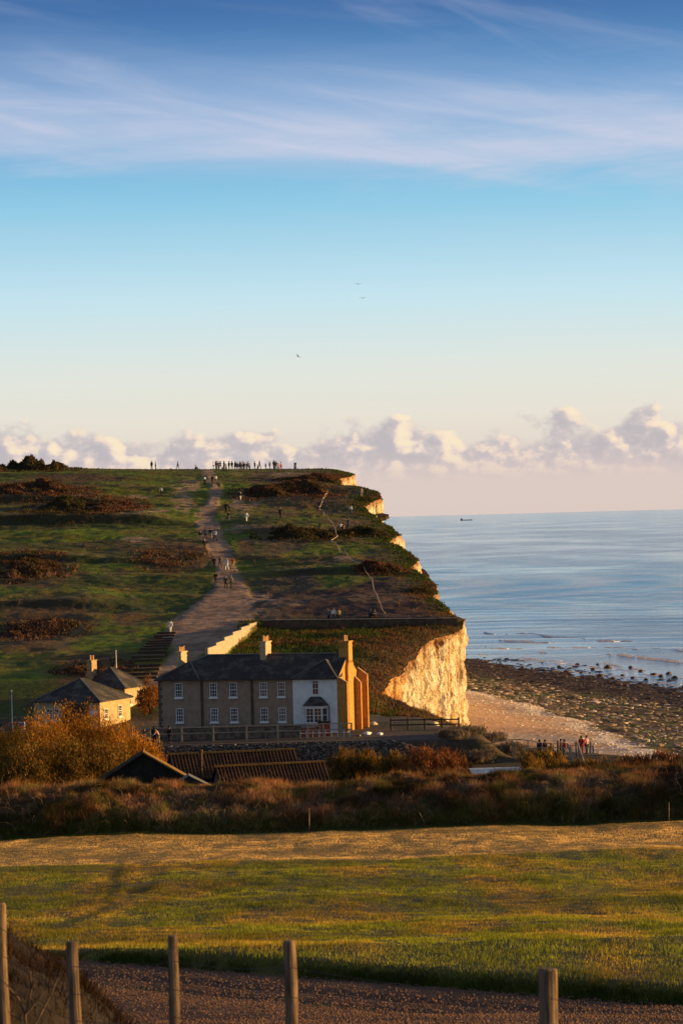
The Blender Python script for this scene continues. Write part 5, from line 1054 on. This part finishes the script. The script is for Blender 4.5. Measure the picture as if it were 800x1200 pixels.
def person_meshes(pose):
    hip = Vector((0, 0, 0.93)); st = {'stand': (0.03, -0.04), 'walk': (0.28, -0.30), 'sit': (0, 0), 'bend': (0.12, -0.1)}[pose]
    lean = {'stand': 0.0, 'walk': 0.05, 'sit': 0.05, 'bend': 0.55}[pose]
    if pose == 'sit': hip = Vector((0, 0, 0.13))
    up = Vector((0, -math.sin(lean), math.cos(lean)))
    waist = hip + up * 0.16; chest = hip + up * 0.40; neck = hip + up * 0.56; head = neck + up * 0.12 + Vector((0, -0.02, 0)); crown = head + up * 0.10
    V = [hip, waist, chest, neck, head, crown]; E = [(0, 1), (1, 2), (2, 3), (3, 4), (4, 5)]; Rr = [(0.145, 0.11), (0.13, 0.10), (0.17, 0.11), 0.055, 0.088, 0.075]
    legs = []; arms = []
    for s, f in ((-1, st[0]), (1, st[1])):
        b = len(V)
        if pose == 'sit': pts = [(s * 0.1, -0.02, 0.12), (s * 0.14, -0.38, 0.42), (s * 0.13, -0.62, 0.07), (s * 0.13, -0.80, 0.04)]
        else: pts = [(s * 0.09, 0, hip.z - 0.06), (s * 0.10, -f * 0.55 - 0.02, 0.50), (s * 0.10, -f, 0.09), (s * 0.11, -f - 0.17, 0.035)]
        V += [Vector(p) for p in pts]; Rr += [0.095, 0.062, 0.042, 0.038]; E += [(0, b), (b, b + 1), (b + 1, b + 2), (b + 2, b + 3)]; legs.append(b)
        b = len(V); sh = chest + Vector((s * 0.19, 0, 0.08)); sw = -f if pose == 'walk' else 0.05
        el = sh + Vector((s * 0.06, -sw * 0.3 + 0.03, -0.28)); wr = el + Vector((s * 0.0, -sw * 0.6 - 0.08, -0.22))
        if pose == 'sit': el = sh + Vector((s * 0.05, -0.10, -0.22)); wr = el + Vector((-s * 0.06, -0.22, 0.02))
        if pose == 'bend': el = sh + Vector((s * 0.03, -0.12, -0.24)); wr = el + Vector((0, -0.14, -0.17))
        hd = wr + (wr - el).normalized() * 0.07
        V += [sh, el, wr, hd]; Rr += [0.062, 0.045, 0.03, 0.036]; E += [(2, b), (b, b + 1), (b + 1, b + 2), (b + 2, b + 3)]; arms.append(b)
        dr = (hd - wr).normalized(); sd2 = dr.cross(Vector((0, 1, 0.2))).normalized()
        for q, ln in ((-0.026, 0.065), (-0.009, 0.08), (0.009, 0.076), (0.026, 0.06)):
            fb_ = len(V); V.append(hd + sd2 * q + dr * 0.035); V.append(hd + sd2 * q + dr * (0.035 + ln) + Vector((0, -0.015, 0))); Rr += [0.009, 0.008]; E += [(b + 3, fb_), (fb_, fb_ + 1)]
        fb_ = len(V); V.append(wr + dr * 0.04 - sd2 * s * 0.04 + Vector((0, -0.02, 0))); V.append(wr + dr * 0.09 - sd2 * s * 0.055 + Vector((0, -0.03, 0))); Rr += [0.011, 0.009]; E += [(b + 2, fb_), (fb_, fb_ + 1)]
    body = skin('body_' + pose, V, E, Rr)
    # jacket: torso and sleeves
    jv = [hip - up * 0.04, waist, chest, chest + up * 0.12]; je = [(0, 1), (1, 2), (2, 3)]; jr = [(0.19, 0.15), (0.17, 0.14), (0.215, 0.15), 0.085]
    for b in arms:
        k = len(jv); jv += [V[b], V[b + 1], V[b + 2] - (V[b + 2] - V[b + 1]) * 0.05]; jr += [0.085, 0.068, 0.052]; je += [(2, k), (k, k + 1), (k + 1, k + 2)]
    jacket = skin('jacket_' + pose, jv, je, jr)
    tv = [hip]; te = []; tr = [(0.165, 0.13)]
    for b in legs:
        k = len(tv); tv += [V[b], V[b + 1], V[b + 2]]; tr += [0.115, 0.082, 0.065]; te += [(0, k), (k, k + 1), (k + 1, k + 2)]
    trousers = skin('trousers_' + pose, tv, te, tr)
    shoes = MB()
    for b in legs:
        p, q = V[b + 2], V[b + 3]; shoes.tube([p + Vector((0, 0.07, -0.05)), p + Vector((0, 0, -0.03)), (p + q) / 2 + Vector((0, 0, -0.005)), q + Vector((0, -0.04, 0))], [0.04, 0.062, 0.055, 0.035], 8)
    hair = skin('hair_' + pose, [head + up * 0.045 + Vector((0, 0.025, 0)), head + up * 0.10 + Vector((0, 0.012, 0)), head + Vector((0, 0.055, -0.03))], [(0, 1), (0, 2)], [0.102, 0.082, 0.07])
    nose = MB()
    face = head + Vector((0, -0.085, 0.0)); nose.add([face + Vector((-0.012, 0, 0.02)), face + Vector((0.012, 0, 0.02)), face + Vector((0.017, 0, -0.02)), face + Vector((-0.017, 0, -0.02)), face + Vector((0, -0.03, -0.015))], [(0, 1, 4), (1, 2, 4), (2, 3, 4), (3, 0, 4), (0, 3, 2, 1)])
    for s in (-1, 1): nose.tube([head + Vector((s * 0.088, 0.005, -0.02)), head + Vector((s * 0.098, 0.01, 0.025))], [0.012, 0.016], 6)
    return dict(body=body, jacket=jacket, trousers=trousers, shoes=shoes.mesh('shoes_' + pose), hair=hair, face=nose.mesh('face_' + pose))
PM = {p: person_meshes(p) for p in ('stand', 'walk', 'sit', 'bend')}
CL = {}
def cloth(c):
    if c not in CL: CL[c] = mat('cloth_%d' % len(CL), c, tuple(x * 0.75 for x in c), scale=8, rough=0.9)
    return CL[c]
M_skin = mat('skin', (0.42, 0.26, 0.18), (0.36, 0.21, 0.14), scale=9, rough=0.6)
M_hair = [mat('hair_dark', (0.03, 0.02, 0.015), rough=0.6), mat('hair_brown', (0.10, 0.06, 0.03), rough=0.6), mat('hair_grey', (0.3, 0.28, 0.26), rough=0.6)]
def set_mat(o, m): o.material_slots[0].link = 'OBJECT'; o.material_slots[0].material = m
for p in PM.values():
    for me in p.values():
        me.materials.clear(); me.materials.append(M_skin)
def person(loc, pose, jac, tro, label, rz, group=None, h=1.0, bag=None, hairi=0):
    r = empty('person', loc, rz, label, 'person', group); r.scale = (h, h, h); ms = PM[pose]
    for nm, m in (('body', M_skin), ('face', M_skin), ('jacket', cloth(jac)), ('trousers', cloth(tro)), ('shoes', cloth((0.03, 0.03, 0.03))), ('hair', M_hair[hairi])):
        o = link(nm, ms[nm], None, r); set_mat(o, m)
    return r
BLK = (0.02, 0.02, 0.025); NVY = (0.025, 0.035, 0.08); WHT = (0.75, 0.74, 0.72); RED = (0.42, 0.035, 0.03); ORG = (0.5, 0.16, 0.03); GRY = (0.12, 0.12, 0.13); OLV = (0.07, 0.065, 0.035); TAN = (0.35, 0.26, 0.17); PNK = (0.6, 0.34, 0.30); JEAN = (0.06, 0.09, 0.16)
CN = {BLK: 'black', NVY: 'navy', WHT: 'white', RED: 'red', ORG: 'orange', GRY: 'dark grey', OLV: 'olive', TAN: 'tan', PNK: 'pale pink', JEAN: 'denim blue'}
# people against the skyline, left to right
crest = [(178.5, BLK, GRY), (182.5, BLK, BLK), (209, BLK, BLK), (230, GRY, BLK), (251, WHT, BLK), (253.4, GRY, BLK), (255, BLK, GRY), (257, BLK, BLK), (258.5, BLK, NVY), (262, GRY, BLK), (263.4, NVY, BLK), (265, BLK, BLK), (269, BLK, GRY), (272.5, NVY, BLK), (275.5, BLK, BLK), (276.6, GRY, NVY), (278, GRY, BLK), (279.6, BLK, BLK), (281, BLK, JEAN), (282.4, BLK, BLK), (284, BLK, BLK), (285.2, TAN, BLK), (286.5, NVY, BLK), (289, BLK, GRY), (291.5, GRY, NVY), (293, BLK, BLK), (298.5, BLK, BLK), (302, BLK, GRY), (305, NVY, BLK), (312, TAN, BLK), (316, BLK, NVY), (321, BLK, BLK), (322.4, BLK, JEAN), (324, NVY, GRY), (327, RED, BLK), (329.5, ORG, RED)]
for i, (px, j, t) in enumerate(crest):
    pose = 'sit' if px == 230 else random.choice(['stand', 'walk', 'stand']); h = 0.72 if px in (312, 262) else random.uniform(0.98, 1.16)
    low = 6 if px in (262, 265, 302) else 0
    px += random.uniform(-0.5, 0.5); p = crest_pt(px, 1.0 + low * 3 + random.choice([0, 0, 3, 8, 14]) * (i > 4)); where = 'far left pair' if px < 185 else 'standing alone left of the path' if px == 209 else 'sitting at the skyline end of the path' if px == 230 else 'in the left end of the crest crowd' if px < 267 else 'in the middle crowd on the crest' if px < 295 else 'in the small group right of the crowd' if px < 307 else 'in the right hand crest group'
    person(p, pose, j, t, f'person in {CN[j]} top and {CN[t]} trousers, {ORD[i]} from the left along the skyline', random.uniform(-2.5, 2.5), 'people along the skyline', h, hairi=random.choice([0, 0, 1]))
# walkers and sitters on the hill
walk = [(189, 581, 'walk', WHT, BLK, 'walker in white top on the grass below the skyline left of the path'),
 (240, 568, 'walk', WHT, BLK, 'walker in white top high on the path, left one of two'), (249, 567, 'stand', BLK, BLK, 'walker in black high on the path, right one of two'), (253, 567, 'stand', WHT, GRY, 'walker in white top close behind the black one high on the path'),
 (282, 587, 'walk', BLK, WHT, 'walker in black jacket and white trousers between path and thicket'), (265, 601, 'stand', BLK, BLK, 'walker in black on the side path, left of a pair'), (269.5, 602, 'stand', NVY, BLK, 'walker in navy on the side path, upper of two'), (268.5, 611, 'stand', BLK, GRY, 'walker in black on the side path just below the navy one'), (289, 612, 'walk', WHT, WHT, 'walker all in white right of the path fork'), (328.5, 607, 'stand', BLK, BLK, 'lone walker in black beside the reddish thicket right of the path'),
 (423.5, 583, 'stand', TAN, TAN, 'pale clad person near the cliff edge at the first notch'), (411, 603, 'stand', WHT, GRY, 'person in white top on the turf near the cliff edge'), (408, 619, 'stand', GRY, JEAN, 'person standing behind the two sitters near the cliff edge'), (402, 620, 'sit', ORG, GRY, 'person in orange sitting on the turf near the cliff edge'), (399, 619, 'sit', WHT, JEAN, 'person in white sitting beside the orange one'),
 (235, 634, 'walk', BLK, GRY, 'walker in black at the left of the path group'), (241, 632, 'walk', GRY, BLK, 'walker in grey second of the path group'), (247, 632, 'stand', BLK, TAN, 'walker in black jacket and tan trousers third of the path group'), (252.5, 634, 'walk', WHT, BLK, 'walker in white top right of the path group'), (240, 644, 'walk', BLK, BLK, 'walker in black just below the path group'),
 (251, 666, 'walk', BLK, BLK, 'walker in black on the left side of the middle path'), (258, 665, 'walk', GRY, BLK, 'slim walker in grey in the middle of the path'), (266, 669, 'walk', WHT, WHT, 'walker dressed all in white on the middle path'), (273, 667, 'walk', ORG, TAN, 'walker in orange jacket right of the white one'), (253, 685, 'walk', BLK, NVY, 'walker in black at the left edge of the lower path'), (265, 690, 'walk', OLV, BLK, 'walker in olive jacket on the lower path'), (271, 689, 'walk', TAN, OLV, 'walker in tan jacket beside the olive one on the lower path'),
 (385, 728, 'stand', GRY, BLK, 'person in grey behind the hillside wall, left one of three'), (391, 728, 'stand', WHT, GRY, 'person in white behind the hillside wall, middle of three'), (397, 728, 'stand', TAN, BLK, 'person in tan behind the hillside wall, right one of three'), (434.5, 728, 'sit', BLK, BLK, 'person in black sitting above the hillside wall, left of the pair'), (439, 728, 'sit', GRY, BLK, 'person in grey sitting above the hillside wall, right of the pair'),
 (200, 742, 'walk', WHT, WHT, 'walker in long white clothes at the top of the steps')]
for (px, py, pose, j, t, lb) in walk:
    p = hit(px, py, 300)
    if 380 < px < 441 and py == 728: p = Vector((P(px, py, 385.5).x, 385.5, Hs(P(px, py, 385.5).x, 385.5) - (0.0 if pose == 'sit' else 0.35)))
    person(p, pose, j, t, lb, random.uniform(-0.6, 0.6) + (math.pi if random.random() < 0.5 else 0), 'walkers on the hill', random.uniform(1.0, 1.12), hairi=random.choice([0, 1, 2]))
for (px, d, pose, j, t, lb, rz) in [(181, 282.3, 'stand', BLK, BLK, 'person in black on the pavement at the left end of the terrace', 0.5), (186, 281.8, 'bend', PNK, TAN, 'person in pale pink bending forward on the pavement', -1.5), (199, 282.5, 'stand', BLK, NVY, 'person in black standing right of the bending one', 2.5), (2, 290, 'stand', PNK, GRY, 'person in pale pink at the left picture edge below the flagpole', 1.0)]:
    x = P(px, 868, d).x; person((x, d, Hs(x, d)), pose, j, t, lb, rz, 'people on the pavement')
pz = PLAT.location.z
for (px, d, zoff, pose, j, t, lb, rz) in [(632, 267.0, 0, 'stand', NVY, BLK, 'person in navy leaning at the left of the viewing platform', 2.6), (638.5, 266.8, 0, 'stand', BLK, JEAN, 'person in black jacket and jeans second on the platform', 2.2), (645, 266.2, -0.1, 'stand', OLV, BLK, 'shorter person in olive third on the platform', -0.6), (657, 267.2, -0.02, 'stand', OLV, BLK, 'taller person in olive beside the one in red on the platform', 1.2), (661, 266.6, -0.02, 'stand', RED, GRY, 'person in red top at the platform middle', -1.2), (681, 267.6, 0.2, 'stand', RED, RED, 'person in long red coat at the right of the platform', 2.8), (687, 267.9, 0.2, 'stand', PNK, BLK, 'person in pale pink top beside the red coat', -2.4)]:
    x = P(px, 885, d).x; person((x, d, pz + zoff - 0.02), pose, j, t, lb, rz, 'people on the viewing platform', 1.0 if 'shorter' not in lb else 0.88)
def beach_pt(px, py):
    v = ray(px, py); ds = np.arange(290, 700, 0.5); h = beach_z(v.x * ds, ds); i = int(np.nonzero(h >= v.z * ds)[0][0]); return Vector((v.x * ds[i], ds[i], h[i] + CAMZ))
person(beach_pt(553, 863), 'sit', RED, BLK, 'person in red sitting on the shingle below the cliff', 0.6, 'people on the beach'); person(beach_pt(558, 862), 'sit', BLK, BLK, 'person in black sitting beside the red one on the shingle', -0.8, 'people on the beach')
person(beach_pt(551, 797), 'stand', BLK, BLK, 'tiny person in black standing far out on the reef', 0.5, 'people on the beach')

# pale standing marker on the crest
p = crest_pt(346, 1.0); r = empty('standing_stone', p, 0, 'pale upright marker stone on the crest right of the crowd', 'stone'); MB().prism([(-0.35, -0.2), (0.35, -0.2), (0.28, 0.9), (0.42, 1.25), (0.22, 1.6), (-0.05, 1.45), (-0.3, 1.62), (-0.24, 0.9)], 'y', -0.2, 0.2).build('stone', M_conc, r)

# ------------------------------------------------------------------ birds and the ship
def bird(px, py, d, rz, roll, label):
    a = P(px, py, d); r = empty('gull', a, rz, label, 'bird', 'gulls in the sky'); r.rotation_euler = (0, roll, rz)
    bd = MB(); bd.tube([(0, -0.30, 0), (0, -0.2, 0.01), (0, 0, 0), (0, 0.22, 0), (0, 0.36, 0.01)], [0.015, 0.055, 0.09, 0.05, 0.02], 8); bd.build('body', M_bird, r)
    for s in (-1, 1): MB().add([(s * 0.05, -0.12, 0.03), (s * 0.05, 0.12, 0.03), (s * 0.42, -0.14, 0.17), (s * 0.42, 0.08, 0.17), (s * 0.85, 0.06, 0.02), (s * 0.05, 0, 0.06), (s * 0.42, -0.03, 0.2)], [(0, 2, 6, 5), (5, 6, 3, 1), (2, 4, 6), (6, 4, 3), (0, 1, 3, 2), (2, 3, 4)]).build('wing', M_bird, r)
M_bird = mat('feathers', (0.04, 0.04, 0.045), (0.02, 0.02, 0.025), rough=0.8)
bird(419.5, 333, 560, 0.2, 0.05, 'upper gull of the right hand pair, wings spread'); bird(425, 349.5, 560, -0.1, -0.05, 'lower gull of the right hand pair'); bird(349, 417.5, 620, 0.9, 0.5, 'lone banking gull lower and further left')
def ship():
    d = 16000; a = P(546, 600, d); k = d / F; r = empty('cargo_ship', (a.x, d, 0), R(0), 'distant dark cargo ship on the horizon', 'ship')
    L = 14.5 * k; m = MB(); m.prism([(-L / 2 + 2, -1), (L / 2 - 4, -1), (L / 2, 9), (-L / 2, 9)], 'y', -8, 8); m.v = [(a, b, c * 0.45) for a, b, c in m.v]; m.build('hull', M_ship, r)
    m = MB(); m.box(-L / 2 + 2, -L / 2 + 12, -7, 7, 4.1, 11); m.box(-L / 2 + 4, -L / 2 + 9, -6, 6, 11.01, 13); m.build('bridge', M_ship, r)
    for x in (-15, 8, 24): MB().box(x, x + 3, -2, 2, 4.1, 7).build('crane', M_ship, r)
M_ship = mat('ship_hull', (0.20, 0.21, 0.26), (0.16, 0.17, 0.22), rough=0.7)
ship()
